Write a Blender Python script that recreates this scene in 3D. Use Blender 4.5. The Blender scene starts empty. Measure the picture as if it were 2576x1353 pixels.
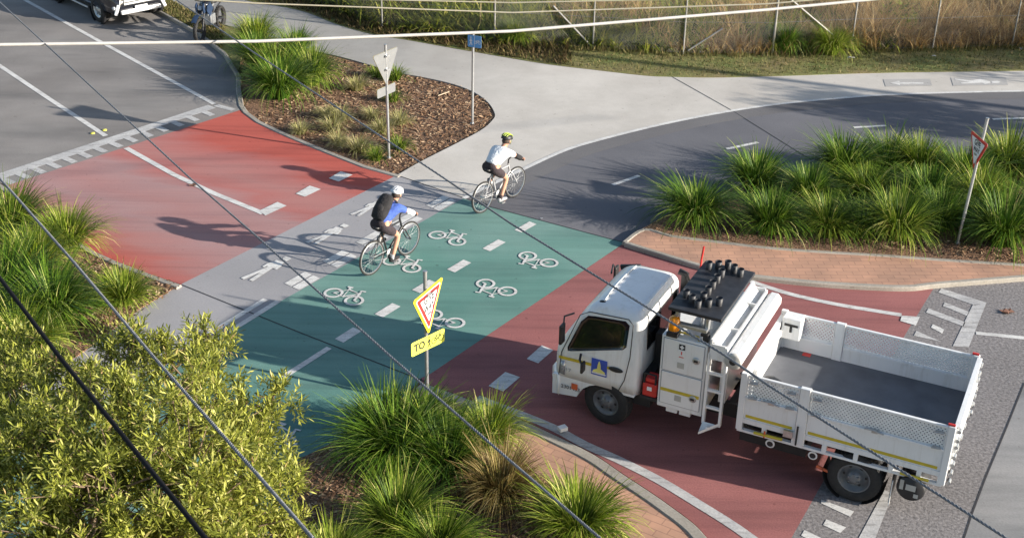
import bpy, math, random
from math import sin, cos, pi, radians, sqrt, atan2
from mathutils import Vector, Matrix
from mathutils.geometry import tessellate_polygon

random.seed(7)
SC = bpy.context.scene
COL = SC.collection

# ---------------------------------------------------------------- camera
CAM_H = 10.8
PITCH, ROLL, FPX = radians(27.5), radians(-1.0), 3200.0
fwd = Vector((0, cos(PITCH), -sin(PITCH)))
rgt = Vector((1, 0, 0))
dwn = fwd.cross(rgt)
cr, sr = cos(ROLL), sin(ROLL)
R2 = rgt * cr + dwn * sr
D2 = rgt * -sr + dwn * cr
cd = bpy.data.cameras.new('camera')
cam = bpy.data.objects.new('camera', cd)
COL.objects.link(cam)
cam.matrix_world = Matrix(((R2.x, -D2.x, -fwd.x, 0), (R2.y, -D2.y, -fwd.y, 0), (R2.z, -D2.z, -fwd.z, CAM_H), (0, 0, 0, 1)))
cd.sensor_width = 36
cd.lens = FPX / 2576 * 36
cd.clip_end = 2000
cd.clip_start = 0.1
SC.camera = cam

# ---------------------------------------------------------------- sky, sun, exposure
SUN_AZ, SUN_EL = radians(-18.5), radians(16.2)      # direction towards the sun
w = bpy.data.worlds.new('World')
SC.world = w
w.use_nodes = True
nt = w.node_tree
bg = nt.nodes['Background']
sky = nt.nodes.new('ShaderNodeTexSky')
sky.sky_type = 'NISHITA'
sky.sun_disc = False
sky.sun_elevation = SUN_EL
sky.sun_rotation = pi / 2 - SUN_AZ
sky.air_density = 1.0
sky.dust_density = 1.0
nt.links.new(sky.outputs[0], bg.inputs[0])
bg.inputs[1].default_value = 0.09
sl = bpy.data.lights.new('sun', 'SUN')
sl.energy = 5.0
sl.angle = radians(0.5)
sl.color = (1.0, 0.93, 0.82)
sun = bpy.data.objects.new('sun', sl)
COL.objects.link(sun)
sd = Vector((cos(SUN_EL) * cos(SUN_AZ), cos(SUN_EL) * sin(SUN_AZ), sin(SUN_EL)))
sun.rotation_euler = sd.to_track_quat('Z', 'Y').to_euler()
sun.location = sd * 60
SC.view_settings.view_transform = 'Standard'
SC.view_settings.look = 'None'
SC.view_settings.gamma = 1
SC.view_settings.exposure = 1.18


def G(x, y, z=0.0):
    """the place on the level z that the surveyed photo point (x, y) belongs to"""
    d = R2 * ((x - 1288) / FPX) + D2 * ((y - 676.5) / FPX) + fwd
    t = (z - CAM_H) / d.z
    return Vector((d.x * t, d.y * t, z))


def ray_on(x, y, p0, n):
    d = R2 * ((x - 1288) / FPX) + D2 * ((y - 676.5) / FPX) + fwd
    c = Vector((0, 0, CAM_H))
    t = (p0 - c).dot(n) / d.dot(n)
    return c + d * t


# ---------------------------------------------------------------- helpers
def lab(o, label=None, cat=None, group=None, kind=None):
    if label: o['label'] = label
    if cat: o['category'] = cat
    if group: o['group'] = group
    if kind: o['kind'] = kind
    return o


class MB:
    """collects shapes and links them as one mesh"""
    def __init__(s):
        s.v = []; s.f = []; s.m = []; s.sm = []
    def add(s, vs, fs, mi=0, smooth=False):
        b = len(s.v)
        s.v += [tuple(v) for v in vs]
        for f in fs:
            s.f.append(tuple(i + b for i in f)); s.m.append(mi); s.sm.append(smooth)
        return s
    def box(s, c, d, rot=None, mi=0):
        x, y, z = d[0] / 2, d[1] / 2, d[2] / 2
        vs = [Vector((i, j, k)) for i in (-x, x) for j in (-y, y) for k in (-z, z)]
        if rot is not None: vs = [rot @ v for v in vs]
        vs = [v + Vector(c) for v in vs]
        return s.add(vs, [(0, 1, 3, 2), (4, 6, 7, 5), (0, 4, 5, 1), (2, 3, 7, 6), (0, 2, 6, 4), (1, 5, 7, 3)], mi)
    def box2(s, a, b, mi=0):
        return s.box([(a[i] + b[i]) / 2 for i in range(3)], [abs(b[i] - a[i]) for i in range(3)], None, mi)
    def tube(s, pts, r, n=8, mi=0, caps=True, smooth=True):
        pts = [Vector(p) for p in pts]
        rs = r if isinstance(r, (list, tuple)) else [r] * len(pts)
        vs = []; fs = []
        t0 = (pts[1] - pts[0]).normalized()
        up = Vector((0, 0, 1)) if abs(t0.z) < .9 else Vector((1, 0, 0))
        a = t0.cross(up).normalized()
        for i, p in enumerate(pts):
            t = ((pts[min(i + 1, len(pts) - 1)] - pts[max(i - 1, 0)])).normalized()
            a = (a - t * a.dot(t)).normalized()
            b = t.cross(a)
            for k in range(n):
                an = 2 * pi * k / n
                vs.append(p + (a * cos(an) + b * sin(an)) * rs[i])
        for i in range(len(pts) - 1):
            for k in range(n):
                k2 = (k + 1) % n
                fs.append((i * n + k, i * n + k2, (i + 1) * n + k2, (i + 1) * n + k))
        s.add(vs, fs, mi, smooth)
        if caps:
            s.add([vs[k] for k in range(n)], [tuple(range(n))[::-1]], mi)
            s.add([vs[(len(pts) - 1) * n + k] for k in range(n)], [tuple(range(n))], mi)
        return s
    def lathe(s, prof, c, axis, n=24, mi=0, smooth=True, arc=2 * pi):
        """prof: (radius, along axis) pairs"""
        ax = Vector(axis).normalized()
        up = Vector((0, 0, 1)) if abs(ax.z) < .9 else Vector((1, 0, 0))
        a = ax.cross(up).normalized(); b = ax.cross(a)
        vs = []; fs = []
        full = arc > 6.28
        m = n if full else n + 1
        for (r, h) in prof:
            for k in range(m):
                an = arc * k / n
                vs.append(Vector(c) + ax * h + (a * cos(an) + b * sin(an)) * r)
        for i in range(len(prof) - 1):
            for k in range(n):
                k2 = (k + 1) % m
                fs.append((i * m + k, i * m + k2, (i + 1) * m + k2, (i + 1) * m + k))
        return s.add(vs, fs, mi, smooth)
    def ell(s, c, r, n=14, m=8, rot=None, mi=0, zmin=-1.0):
        vs = []; fs = []
        for i in range(m + 1):
            ph = -pi / 2 + pi * i / m
            z = max(sin(ph), zmin)
            rr = cos(ph) if sin(ph) >= zmin else cos(math.asin(zmin)) * (i / m)
            for k in range(n):
                an = 2 * pi * k / n
                v = Vector((rr * cos(an) * r[0], rr * sin(an) * r[1], z * r[2]))
                if rot is not None: v = rot @ v
                vs.append(v + Vector(c))
        for i in range(m):
            for k in range(n):
                k2 = (k + 1) % n
                fs.append((i * n + k, i * n + k2, (i + 1) * n + k2, (i + 1) * n + k))
        return s.add(vs, fs, mi, True)
    def prism(s, poly, fn, a, b, mi=0):
        """poly of 2D points mapped by fn(p, t) for t in (a, b)"""
        n = len(poly)
        vs = [fn(p, a) for p in poly] + [fn(p, b) for p in poly]
        s.add(vs, [(i, (i + 1) % n, n + (i + 1) % n, n + i) for i in range(n)], mi)
        tri = tessellate_polygon([[Vector((p[0], p[1], 0)) for p in poly]])
        s.add(vs[:n], [t[::-1] for t in tri], mi)
        s.add(vs[n:], list(tri), mi)
        return s
    def loft(s, rings, mi=0, cap=True, smooth=True):
        n = len(rings[0]); vs = [v for r in rings for v in r]; fs = []
        for i in range(len(rings) - 1):
            for k in range(n):
                k2 = (k + 1) % n
                fs.append((i * n + k, i * n + k2, (i + 1) * n + k2, (i + 1) * n + k))
        if cap:
            fs.append(tuple(range(n))[::-1]); fs.append(tuple((len(rings) - 1) * n + k for k in range(n)))
        return s.add(vs, fs, mi, smooth)
    def build(s, name, mats, parent=None, bevel=0, loc=None):
        me = bpy.data.meshes.new(name)
        me.from_pydata(s.v, [], s.f)
        if not isinstance(mats, (list, tuple)): mats = [mats]
        for m in mats: me.materials.append(m)
        me.polygons.foreach_set('material_index', s.m)
        me.polygons.foreach_set('use_smooth', s.sm)
        me.update()
        o = bpy.data.objects.new(name, me)
        COL.objects.link(o)
        if parent: o.parent = parent
        if loc is not None: o.location = loc
        if bevel:
            b = o.modifiers.new('bevel', 'BEVEL'); b.width = bevel; b.segments = 2; b.limit_method = 'ANGLE'; b.angle_limit = radians(40)
        return o


def empty(name, loc, rz=0, label=None, cat=None, group=None):
    o = bpy.data.objects.new(name, None)
    COL.objects.link(o)
    o.location = loc; o.rotation_euler = (0, 0, rz); o.empty_display_size = .2
    return lab(o, label, cat, group)


def copy_tree(o, parent=None):
    c = o.copy(); COL.objects.link(c)
    if parent: c.parent = parent
    for ch in list(o.children): copy_tree(ch, c)
    return c


def text(name, body, size, mat_, parent, loc, rot, extrude=.001, align='CENTER', sx=1.0, bold=0.0):
    cu = bpy.data.curves.new(name, 'FONT')
    cu.body = body; cu.size = size; cu.extrude = extrude; cu.align_x = align; cu.align_y = 'CENTER'; cu.resolution_u = 3; cu.offset = bold
    t = bpy.data.objects.new(name, cu)
    COL.objects.link(t)
    me = bpy.data.meshes.new_from_object(t.evaluated_get(bpy.context.evaluated_depsgraph_get()))
    bpy.data.objects.remove(t); bpy.data.curves.remove(cu)
    o = bpy.data.objects.new(name, me)
    COL.objects.link(o)
    me.materials.clear(); me.materials.append(mat_)
    if parent: o.parent = parent
    o.matrix_local = Matrix.Translation(loc) @ rot.to_4x4() @ Matrix.Diagonal((sx, 1, 1, 1))
    return o


# ---------------------------------------------------------------- materials
def newmat(name):
    m = bpy.data.materials.new(name); m.use_nodes = True
    n = m.node_tree.nodes; l = m.node_tree.links
    return m, n, l, n['Principled BSDF']


def coords(n, l, scale=(1, 1, 1), rz=0, kind='Object'):
    tc = n.new('ShaderNodeTexCoord'); mp = n.new('ShaderNodeMapping')
    mp.inputs['Scale'].default_value = scale; mp.inputs['Rotation'].default_value = (0, 0, rz)
    l.new(tc.outputs[kind], mp.inputs['Vector'])
    return mp.outputs['Vector']


def noise(n, l, vec, scale, detail=4, rough=.6):
    t = n.new('ShaderNodeTexNoise')
    t.inputs['Scale'].default_value = scale; t.inputs['Detail'].default_value = detail; t.inputs['Roughness'].default_value = rough
    l.new(vec, t.inputs['Vector'])
    return t.outputs['Fac']


def ramp(n, l, fac, stops):
    r = n.new('ShaderNodeValToRGB')
    e = r.color_ramp.elements
    e[0].position = stops[0][0]; e[0].color = (*stops[0][1], 1)
    e[1].position = stops[-1][0]; e[1].color = (*stops[-1][1], 1)
    for p, c in stops[1:-1]:
        k = e.new(p); k.color = (*c, 1)
    l.new(fac, r.inputs[0])
    return r.outputs[0]


def mix(n, l, a, b, fac, mode='MIX'):
    m = n.new('ShaderNodeMix'); m.data_type = 'RGBA'; m.blend_type = mode
    for s_, v in ((m.inputs[6], a), (m.inputs[7], b)):
        if isinstance(v, tuple): s_.default_value = (*v, 1)
        else: l.new(v, s_)
    if isinstance(fac, (int, float)): m.inputs[0].default_value = fac
    else: l.new(fac, m.inputs[0])
    return m.outputs[2]


def math_(n, l, op, a, b=None, c=None):
    m = n.new('ShaderNodeMath'); m.operation = op
    for i, v in enumerate((a, b, c)):
        if v is None: continue
        if isinstance(v, (int, float)): m.inputs[i].default_value = v
        else: l.new(v, m.inputs[i])
    return m.outputs[0]


def bump(n, l, h, strength, dist, bsdf):
    b = n.new('ShaderNodeBump'); b.inputs['Strength'].default_value = strength; b.inputs['Distance'].default_value = dist
    l.new(h, b.inputs['Height']); l.new(b.outputs[0], bsdf.inputs['Normal'])


def plain(name, col, rough=.5, metal=0, var=.12, scale=6, spec=.5, coat=0):
    m, n, l, b = newmat(name)
    v = coords(n, l)
    f = noise(n, l, v, scale)
    lo = tuple(c * (1 - var) for c in col); hi = tuple(min(1, c * (1 + var)) for c in col)
    l.new(ramp(n, l, f, [(.3, lo), (.7, hi)]), b.inputs['Base Color'])
    b.inputs['Roughness'].default_value = rough; b.inputs['Metallic'].default_value = metal
    b.inputs['Specular IOR Level'].default_value = spec
    if coat: b.inputs['Coat Weight'].default_value = coat
    return m


def paving(name, lo, hi, fine=60, fa=.25, big=.35, rough=.9, bmp=.25, stretch=None, extra=None):
    """sealed ground: large blotches, stretched wear and fine grain"""
    m, n, l, b = newmat(name)
    v = coords(n, l)
    base = ramp(n, l, noise(n, l, v, big, 5), [(.3, lo), (.7, hi)])
    if stretch:
        vs = coords(n, l, (stretch[1], stretch[2], 1), stretch[0])
        s_ = ramp(n, l, noise(n, l, vs, 1.0, 3), [(.30, (.74, .75, .76)), (.5, (1, 1, 1)), (.72, (1.14, 1.13, 1.12))])
        base = mix(n, l, base, s_, 1.0, 'MULTIPLY')
    if extra: base = extra(n, l, v, base)
    g = noise(n, l, v, fine, 3, .7)
    gr = ramp(n, l, g, [(.3, (1 - fa, 1 - fa, 1 - fa)), (.7, (1 + fa, 1 + fa, 1 + fa))])
    base = mix(n, l, base, gr, 1.0, 'MULTIPLY')
    sp = ramp(n, l, noise(n, l, v, 9, 2, .4), [(.70, (1, 1, 1)), (.76, (.72, .7, .68))])
    base = mix(n, l, base, sp, 1.0, 'MULTIPLY')
    l.new(base, b.inputs['Base Color'])
    b.inputs['Roughness'].default_value = rough
    b.inputs['Specular IOR Level'].default_value = .3
    bump(n, l, g, bmp, .01, b)
    return m


def leafy(name, stops, trans=.3, rough=.5, spec=.18):
    m, n, l, b = newmat(name)
    g = n.new('ShaderNodeNewGeometry')
    c = ramp(n, l, g.outputs['Random Per Island'], stops)
    l.new(c, b.inputs['Base Color'])
    b.inputs['Roughness'].default_value = rough
    b.inputs['Specular IOR Level'].default_value = spec
    t = n.new('ShaderNodeBsdfTranslucent'); l.new(c, t.inputs['Color'])
    mx = n.new('ShaderNodeMixShader'); mx.inputs[0].default_value = trans
    l.new(b.outputs[0], mx.inputs[1]); l.new(t.outputs[0], mx.inputs[2])
    l.new(mx.outputs[0], n['Material Output'].inputs['Surface'])
    return m
# ---------------------------------------------------------------- ground materials
U_ANG = radians(55.3)                                   # along the crossing
U = Vector((cos(U_ANG), sin(U_ANG), 0)); V = Vector((sin(U_ANG), -cos(U_ANG), 0))   # V: along the road, towards the camera's right
ROAD_RZ = -atan2(V.y, V.x)                              # turns world so that x runs along the road

def wheel_tracks(a, b, bright, dull, col2=None):
    """the coating keeps its colour beside the wheel paths: a band pattern across the road"""
    def f(n, l, v, base):
        return base
    return f

def red_old(n, l, v, base):
    # across-road coordinate from the far kerb (0) to the near one (about 5.5)
    o = G(1000, 440)
    sx = n.new('ShaderNodeSeparateXYZ'); l.new(v, sx.inputs[0])
    a = math_(n, l, 'MULTIPLY', sx.outputs[0], -U.x); c = math_(n, l, 'MULTIPLY', sx.outputs[1], -U.y)
    d = math_(n, l, 'ADD', math_(n, l, 'ADD', a, c), o.x * U.x + o.y * U.y)
    wob = math_(n, l, 'MULTIPLY_ADD', noise(n, l, coords(n, l, (.25, 1.2, 1), ROAD_RZ), .9, 4), 2.0, -1.0)
    d = math_(n, l, 'DIVIDE', math_(n, l, 'ADD', d, wob), 6.5)
    red = (.40, .075, .055); dust = (.33, .215, .215); mid = (.37, .135, .125)
    t = ramp(n, l, d, [(0, red), (.12, red), (.22, mid), (.32, (.35, .165, .155)), (.41, mid), (.50, dust), (.62, (.34, .19, .185)), (.72, dust), (.84, (.35, .165, .155)), (.95, red)])
    return worn_coat(n, l, v, mix(n, l, t, base, .18))

def joint_mask(n, l, v, base):
    return base

def scuffed(n, l, v, base):
    m1 = ramp(n, l, noise(n, l, coords(n, l, (2.5, 14, 1), ROAD_RZ), 1.0, 5, .75), [(.50, (1, 1, 1)), (.62, (.62, .61, .60))])
    return mix(n, l, base, m1, .85, 'MULTIPLY')
def worn_coat(n, l, v, base):
    # tyre scuffs along the road and small chipped spots where the coating has gone
    m1 = ramp(n, l, noise(n, l, coords(n, l, (.12, 5, 1), ROAD_RZ), 1.0, 5, .7), [(.48, (1, 1, 1)), (.66, (.80, .80, .81))])
    m2 = ramp(n, l, noise(n, l, v, 5.5, 6, .75), [(.66, (0, 0, 0)), (.70, (1, 1, 1))])
    base = mix(n, l, base, m1, .8, 'MULTIPLY')
    return mix(n, l, base, (.26, .25, .25), math_(n, l, 'MULTIPLY', m2, .35))
M = {}
M['asphalt'] = paving('worn_asphalt', (.165, .152, .145), (.25, .235, .225), 45, .22, .3, stretch=(ROAD_RZ, .2, .9))
M['asphalt_blue'] = paving('bike_path_asphalt', (.105, .105, .118), (.15, .148, .162), 45, .15, .35)
M['asphalt_dark'] = paving('asphalt_edge_strip', (.12, .115, .12), (.15, .145, .148), 45, .15, .5)
M['chipseal'] = paving('chip_seal', (.16, .15, .15), (.215, .20, .20), 22, .5, .4, bmp=.6)
def far_left_grey(n, l, v, base):
    # darker grey towards the far left end of the path, and faint rain stains
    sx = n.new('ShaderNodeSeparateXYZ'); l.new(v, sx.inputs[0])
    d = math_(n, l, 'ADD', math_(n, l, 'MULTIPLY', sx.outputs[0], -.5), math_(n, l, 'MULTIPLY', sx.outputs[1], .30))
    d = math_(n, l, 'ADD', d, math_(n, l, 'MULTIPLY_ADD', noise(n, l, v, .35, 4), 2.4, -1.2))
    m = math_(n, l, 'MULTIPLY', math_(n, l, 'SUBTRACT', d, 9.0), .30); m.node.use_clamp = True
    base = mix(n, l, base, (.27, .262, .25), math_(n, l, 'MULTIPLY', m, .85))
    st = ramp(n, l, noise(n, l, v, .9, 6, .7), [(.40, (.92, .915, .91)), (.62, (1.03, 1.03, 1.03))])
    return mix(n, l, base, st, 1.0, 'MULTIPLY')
M['concrete'] = paving('pale_concrete', (.44, .41, .375), (.53, .50, .46), 30, .06, .25, extra=far_left_grey)
M['concrete_grey'] = paving('crossing_concrete', (.25, .245, .255), (.32, .31, .32), 30, .08, .35)
M['slab'] = paving('road_slab_concrete', (.20, .20, .205), (.27, .265, .265), 30, .1, .5, stretch=(radians(30), .3, 2.2))
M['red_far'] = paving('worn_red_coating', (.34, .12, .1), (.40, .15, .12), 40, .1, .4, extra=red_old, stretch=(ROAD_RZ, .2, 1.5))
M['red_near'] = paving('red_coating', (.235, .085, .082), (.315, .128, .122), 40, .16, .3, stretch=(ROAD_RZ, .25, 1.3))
M['green'] = paving('green_coating', (.085, .205, .175), (.165, .275, .245), 40, .08, .28, stretch=(ROAD_RZ, .22, 1.1))
M['kerb'] = paving('kerb_concrete', (.25, .228, .195), (.35, .32, .28), 30, .16, 1.0)
M['paint'] = paving('road_paint', (.50, .49, .48), (.64, .63, .61), 35, .14, 2.0, extra=scuffed)
M['paint_old'] = paving('faded_road_paint', (.36, .355, .36), (.50, .49, .48), 28, .16, 2.5, extra=scuffed)
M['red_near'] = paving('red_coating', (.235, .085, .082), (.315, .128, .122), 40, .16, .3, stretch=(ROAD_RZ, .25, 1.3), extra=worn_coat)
M['green'] = paving('green_coating', (.085, .205, .175), (.165, .275, .245), 40, .08, .28, stretch=(ROAD_RZ, .22, 1.1), extra=worn_coat)
M['patch'] = paving('grey_path_patch', (.33, .32, .31), (.39, .375, .36), 30, .1, 1.0)
M['joint'] = plain('joint_sealant', (.03, .03, .035), .9)
M['soil'] = paving('bare_soil', (.12, .085, .05), (.20, .15, .09), 18, .4, .5)

def mulch_mat():
    m, n, l, b = newmat('bark_mulch')
    v = coords(n, l)
    vo = n.new('ShaderNodeTexVoronoi'); vo.inputs['Scale'].default_value = 28
    vv = coords(n, l, (1, 2.2, 1), .6)
    l.new(vv, vo.inputs['Vector'])
    c = ramp(n, l, vo.outputs['Color'], [(.1, (.06, .032, .02)), (.45, (.19, .105, .06)), (.75, (.31, .185, .11)), (.95, (.46, .32, .20))])
    bl = ramp(n, l, noise(n, l, v, 1.1, 4), [(.3, (.6, .55, .55)), (.7, (1.25, 1.2, 1.15))])
    l.new(mix(n, l, c, bl, 1.0, 'MULTIPLY'), b.inputs['Base Color'])
    b.inputs['Roughness'].default_value = .95
    bump(n, l, vo.outputs['Distance'], .8, .03, b)
    return m
M['mulch'] = mulch_mat()

def brick_mat(rz):
    m, n, l, b = newmat('brick_paving')
    v = coords(n, l, (1, 1, 1), rz)
    t = n.new('ShaderNodeTexBrick')
    t.inputs['Scale'].default_value = 1; t.inputs['Brick Width'].default_value = .29; t.inputs['Row Height'].default_value = .135
    t.inputs['Mortar Size'].default_value = .008; t.inputs['Mortar Smooth'].default_value = .2
    t.inputs['Color1'].default_value = (.46, .26, .175, 1); t.inputs['Color2'].default_value = (.39, .225, .155, 1); t.inputs['Mortar'].default_value = (.30, .17, .12, 1)
    l.new(v, t.inputs['Vector'])
    f = ramp(n, l, noise(n, l, v, 1.3, 5), [(.3, (.78, .8, .82)), (.7, (1.18, 1.15, 1.12))])
    l.new(mix(n, l, t.outputs['Color'], f, 1.0, 'MULTIPLY'), b.inputs['Base Color'])
    b.inputs['Roughness'].default_value = .9
    bump(n, l, t.outputs['Fac'], -.3, .01, b)
    return m
M['brick_near'] = brick_mat(radians(32)); M['brick_far'] = brick_mat(radians(-2))

def turf_mat():
    m, n, l, b = newmat('verge_turf')
    v = coords(n, l)
    c = ramp(n, l, noise(n, l, v, .8, 6, .7), [(.3, (.20, .15, .07)), (.5, (.17, .16, .05)), (.68, (.12, .16, .035))])
    g = ramp(n, l, noise(n, l, v, 22, 3), [(.3, (.6, .6, .6)), (.7, (1.35, 1.35, 1.3))])
    l.new(mix(n, l, c, g, 1.0, 'MULTIPLY'), b.inputs['Base Color'])
    b.inputs['Roughness'].default_value = .95
    bump(n, l, noise(n, l, v, 30, 3), .8, .03, b)
    return m
M['turf'] = turf_mat()


# ---------------------------------------------------------------- ground sheets
def sheet(name, pts, z, mat_, label, cat, thick=0, world=False):
    P = [Vector((p[0], p[1], z)) if world else G(p[0], p[1], z) for p in pts]
    tri = tessellate_polygon([P])
    mb = MB()
    # keep faces upward
    fs = []
    for t in tri:
        a, b, c = (P[i] for i in t)
        fs.append(t if (b - a).cross(c - a).z > 0 else t[::-1])
    mb.add(P, fs)
    if thick:
        n = len(P)
        Q = [p - Vector((0, 0, thick)) for p in P]
        mb.add(P + Q, [(i, (i + 1) % n, n + (i + 1) % n, n + i) for i in range(n)])
    return lab(mb.build(name, mat_), label, cat, None, 'structure')


def smoothline(pts, k=6):
    """a smooth curve through the points"""
    P = [Vector((p[0], p[1], 0)) for p in pts]
    out = []
    for i in range(len(P) - 1):
        p0, p1, p2, p3 = P[max(i - 1, 0)], P[i], P[i + 1], P[min(i + 2, len(P) - 1)]
        for j in range(k):
            t = j / k
            out.append(.5 * ((2 * p1) + (p2 - p0) * t + (2 * p0 - 5 * p1 + 4 * p2 - p3) * t * t + (3 * p1 - p0 - 3 * p2 + p3) * t ** 3))
    out.append(P[-1])
    return [(p.x, p.y) for p in out]


def strip_pts(pts, w, z, off=0):
    P = [G(p[0], p[1], z) for p in pts]
    L = []; Rr = []
    for i, p in enumerate(P):
        t = (P[min(i + 1, len(P) - 1)] - P[max(i - 1, 0)]).normalized()
        n = Vector((-t.y, t.x, 0))
        L.append(p + n * (off + w / 2)); Rr.append(p + n * (off - w / 2))
    return L, Rr


def strip(name, pts, w, z, mat_, label, cat, off=0, mb=None):
    L, Rr = strip_pts(pts, w, z, off)
    own = mb is None
    mb = mb or MB()
    n = len(L)
    mb.add(L + Rr, [(i, n + i, n + i + 1, i + 1) for i in range(n - 1)])
    return lab(mb.build(name, mat_), label, cat, None, 'structure') if own else mb


def kerb(name, pts, w, h, label, off=0, base=-.1):
    L, Rr = strip_pts(pts, w, h, off)
    n = len(L); dz = Vector((0, 0, h - base))
    mb = MB()
    c = .018                                             # worn arris
    Li = [a + (b - a).normalized() * c for a, b in zip(L, Rr)]; Ri = [b + (a - b).normalized() * c for a, b in zip(L, Rr)]
    dc = Vector((0, 0, c))
    rows = [[p - dz for p in L], [p - dc for p in L], Li, Ri, [p - dc for p in Rr], [p - dz for p in Rr]]
    for a, b in zip(rows[:-1], rows[1:]):
        mb.add(a + b, [(i, n + i, n + i + 1, i + 1) for i in range(n - 1)])
    for e in (0, -1):
        mb.add([r[e] for r in rows], [tuple(range(6)) if e else tuple(range(6))[::-1]])
    return lab(mb.build(name, M['kerb']), label, 'kerb', None, 'structure')


sheet('ground', [(-300, -60), (300, -60), (300, 500), (-300, 500)], -.16, M['soil'], 'bare brown ground under and beyond the whole scene', 'ground', world=True)

MULCH_R = [(1000, 440), (1061, 405), (1144, 363), (1211, 327), (1241, 300), (1244, 283), (1227, 257), (1194, 233), (1144, 213), (1077, 197), (994, 182), (957, 172), (911, 158), (844, 140), (794, 130), (760, 118)]
MULCH_R = [(1000, 440)] + smoothline(MULCH_R, 5)[1:]
VERGE_E = [(700, 98), (640, 85), (567, 63), (500, 40), (423, 0), (300, -60)]
FAR_E = smoothline([(400, -60), (560, -15), (644, 7), (711, 17), (777, 33), (844, 60), (911, 80), (964, 92), (1021, 100), (1144, 122), (1288, 147), (1388, 163), (1488, 175), (1621, 190), (1688, 193), (1788, 195), (1932, 192), (2232, 183), (2576, 178), (3100, 168)], 4)
WHITE = smoothline([(1166, 499), (1240, 462), (1315, 426), (1421, 378), (1521, 348), (1655, 315), (1788, 288), (1932, 265), (2099, 248), (2265, 237), (2576, 229), (3100, 222)], 5)

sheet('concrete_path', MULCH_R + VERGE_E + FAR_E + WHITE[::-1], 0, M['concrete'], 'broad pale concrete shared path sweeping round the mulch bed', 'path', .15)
sheet('bike_road', WHITE + [(3100, 520), (2400, 470), (2000, 500), (1640, 570), (1600, 590), (1571, 610), (1240, 522)], 0, M['asphalt_blue'], 'blue grey asphalt bike road curving past the right hand grasses', 'road', .15)
strip('asphalt_edge_strip', WHITE, .5, .004, M['asphalt_dark'], 'darker asphalt edge strip beside the thin white kerb line', 'road', -.3)
strip('white_edge_line', WHITE, .11, .008, M['paint'], 'thin white line between the pale path and the bike road', 'marking')
sheet('crossing_path', [(1000, 440), (1166, 499), (545, 848), (270, 1000), (60, 1120), (-250, 1300), (-300, 1130), (60, 965), (200, 889), (350, 775), (437, 722), (455, 715)], 0, M['concrete_grey'], 'grey footpath strip crossing the road beside the green bike lane', 'path', .15)
sheet('green_bike_lane', [(1166, 499), (1240, 522), (1571, 610), (1085, 938), (1060, 950), (1020, 995), (940, 1050), (817, 1122), (760, 1150), (738, 1180), (735, 1260), (745, 1420), (700, 1600), (-300, 1600), (-250, 1300), (60, 1120), (270, 1000), (545, 848)], 0, M['green'], 'green coated two way bike lane across the road', 'bike lane', .15)
sheet('upper_road', [(-1000, -200), (200, -200), (300, -60), (375, 18), (492, 82), (560, 135), (592, 190), (600, 270), (605, 277), (20, 466), (-60, 440), (-600, 320), (-1400, 330)], 0, M['asphalt'], 'worn grey asphalt road with parking lane beyond the red coating', 'road', .15)
KERB_U = [(594, 190), (594, 225), (600, 265), (612, 283), (644, 307), (694, 331), (744, 353), (817, 383), (911, 420), (1000, 445)]
KERB_L = [(-300, 330), (-60, 420), (40, 490), (120, 558), (233, 630), (300, 660), (383, 691), (455, 716)]
sheet('red_road_far', [(605, 277), (644, 308), (694, 331), (744, 353), (817, 383), (911, 420), (1000, 440), (455, 715), (383, 691), (300, 660), (233, 630), (120, 558), (40, 490), (20, 466)], 0, M['red_far'], 'red coated road beyond the crossing with dusty wheel paths', 'road', .15)
KERB_N = smoothline([(1062, 962), (1100, 974), (1180, 1003), (1288, 1045), (1388, 1089), (1495, 1142), (1565, 1189), (1641, 1239), (1688, 1272), (1745, 1315), (1781, 1353), (1850, 1430)], 4)
KERB_F = smoothline([(1571, 611), (1655, 637), (1755, 667), (1838, 687), (1932, 699), (2065, 712), (2200, 720), (2290, 722), (2365, 714), (2576, 697), (2900, 672)], 4)
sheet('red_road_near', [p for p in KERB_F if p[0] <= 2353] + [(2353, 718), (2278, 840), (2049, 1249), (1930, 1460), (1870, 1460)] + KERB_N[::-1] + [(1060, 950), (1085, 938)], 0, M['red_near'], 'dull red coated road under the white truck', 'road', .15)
sheet('junction_asphalt', [(2353, 718)] + [p for p in KERB_F if p[0] > 2353] + [(2900, 960), (2577, 962), (2532, 1075), (2479, 1202), (2445, 1292), (2425, 1353), (2370, 1500), (1905, 1500), (1930, 1460), (2049, 1249), (2278, 840)], 0, M['chipseal'], 'coarse grey chip seal behind the truck', 'road', .15)
sheet('gutter_slab', [(2900, 960), (2899, 961), (2577, 962), (2532, 1075), (2479, 1202), (2445, 1292), (2425, 1353), (2370, 1500), (2230, 1900), (3600, 1900), (3600, 950)][::-1], -.003, M['slab'], 'pale grey concrete road slab in the bottom right corner', 'road', .15)

# planting beds
sheet('mulch_bed', [(600, 190), (600, 262), (618, 286), (650, 309), (700, 332), (750, 355), (823, 386), (916, 422), (1000, 445)] + MULCH_R[1:] + [(700, 98), (640, 85), (600, 120)], -.03, M['mulch'], 'bark mulch bed between the red road and the pale path', 'mulch bed')
kerb('kerb', KERB_U, .13, .02, 'pale concrete kerb edging the far mulch bed', .06)
sheet('left_planting_bed', [(455, 718), (437, 722), (350, 775), (200, 889), (60, 965), (-300, 1130), (-700, 700), (-300, 335), (-60, 425), (40, 495), (120, 562), (233, 634), (300, 664), (383, 695)], .03, M['mulch'], 'planting bed of leaf litter under the left hand grasses', 'mulch bed', .15)
kerb('kerb', KERB_L, .13, .05, 'pale concrete kerb edging the left planting bed', -.05)
NOSE_IN = smoothline([(1062, 962), (1100, 990), (1164, 1010), (1288, 1072), (1371, 1106), (1455, 1146), (1538, 1199), (1605, 1246), (1665, 1289), (1715, 1329), (1751, 1357), (1820, 1440)], 4)
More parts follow.
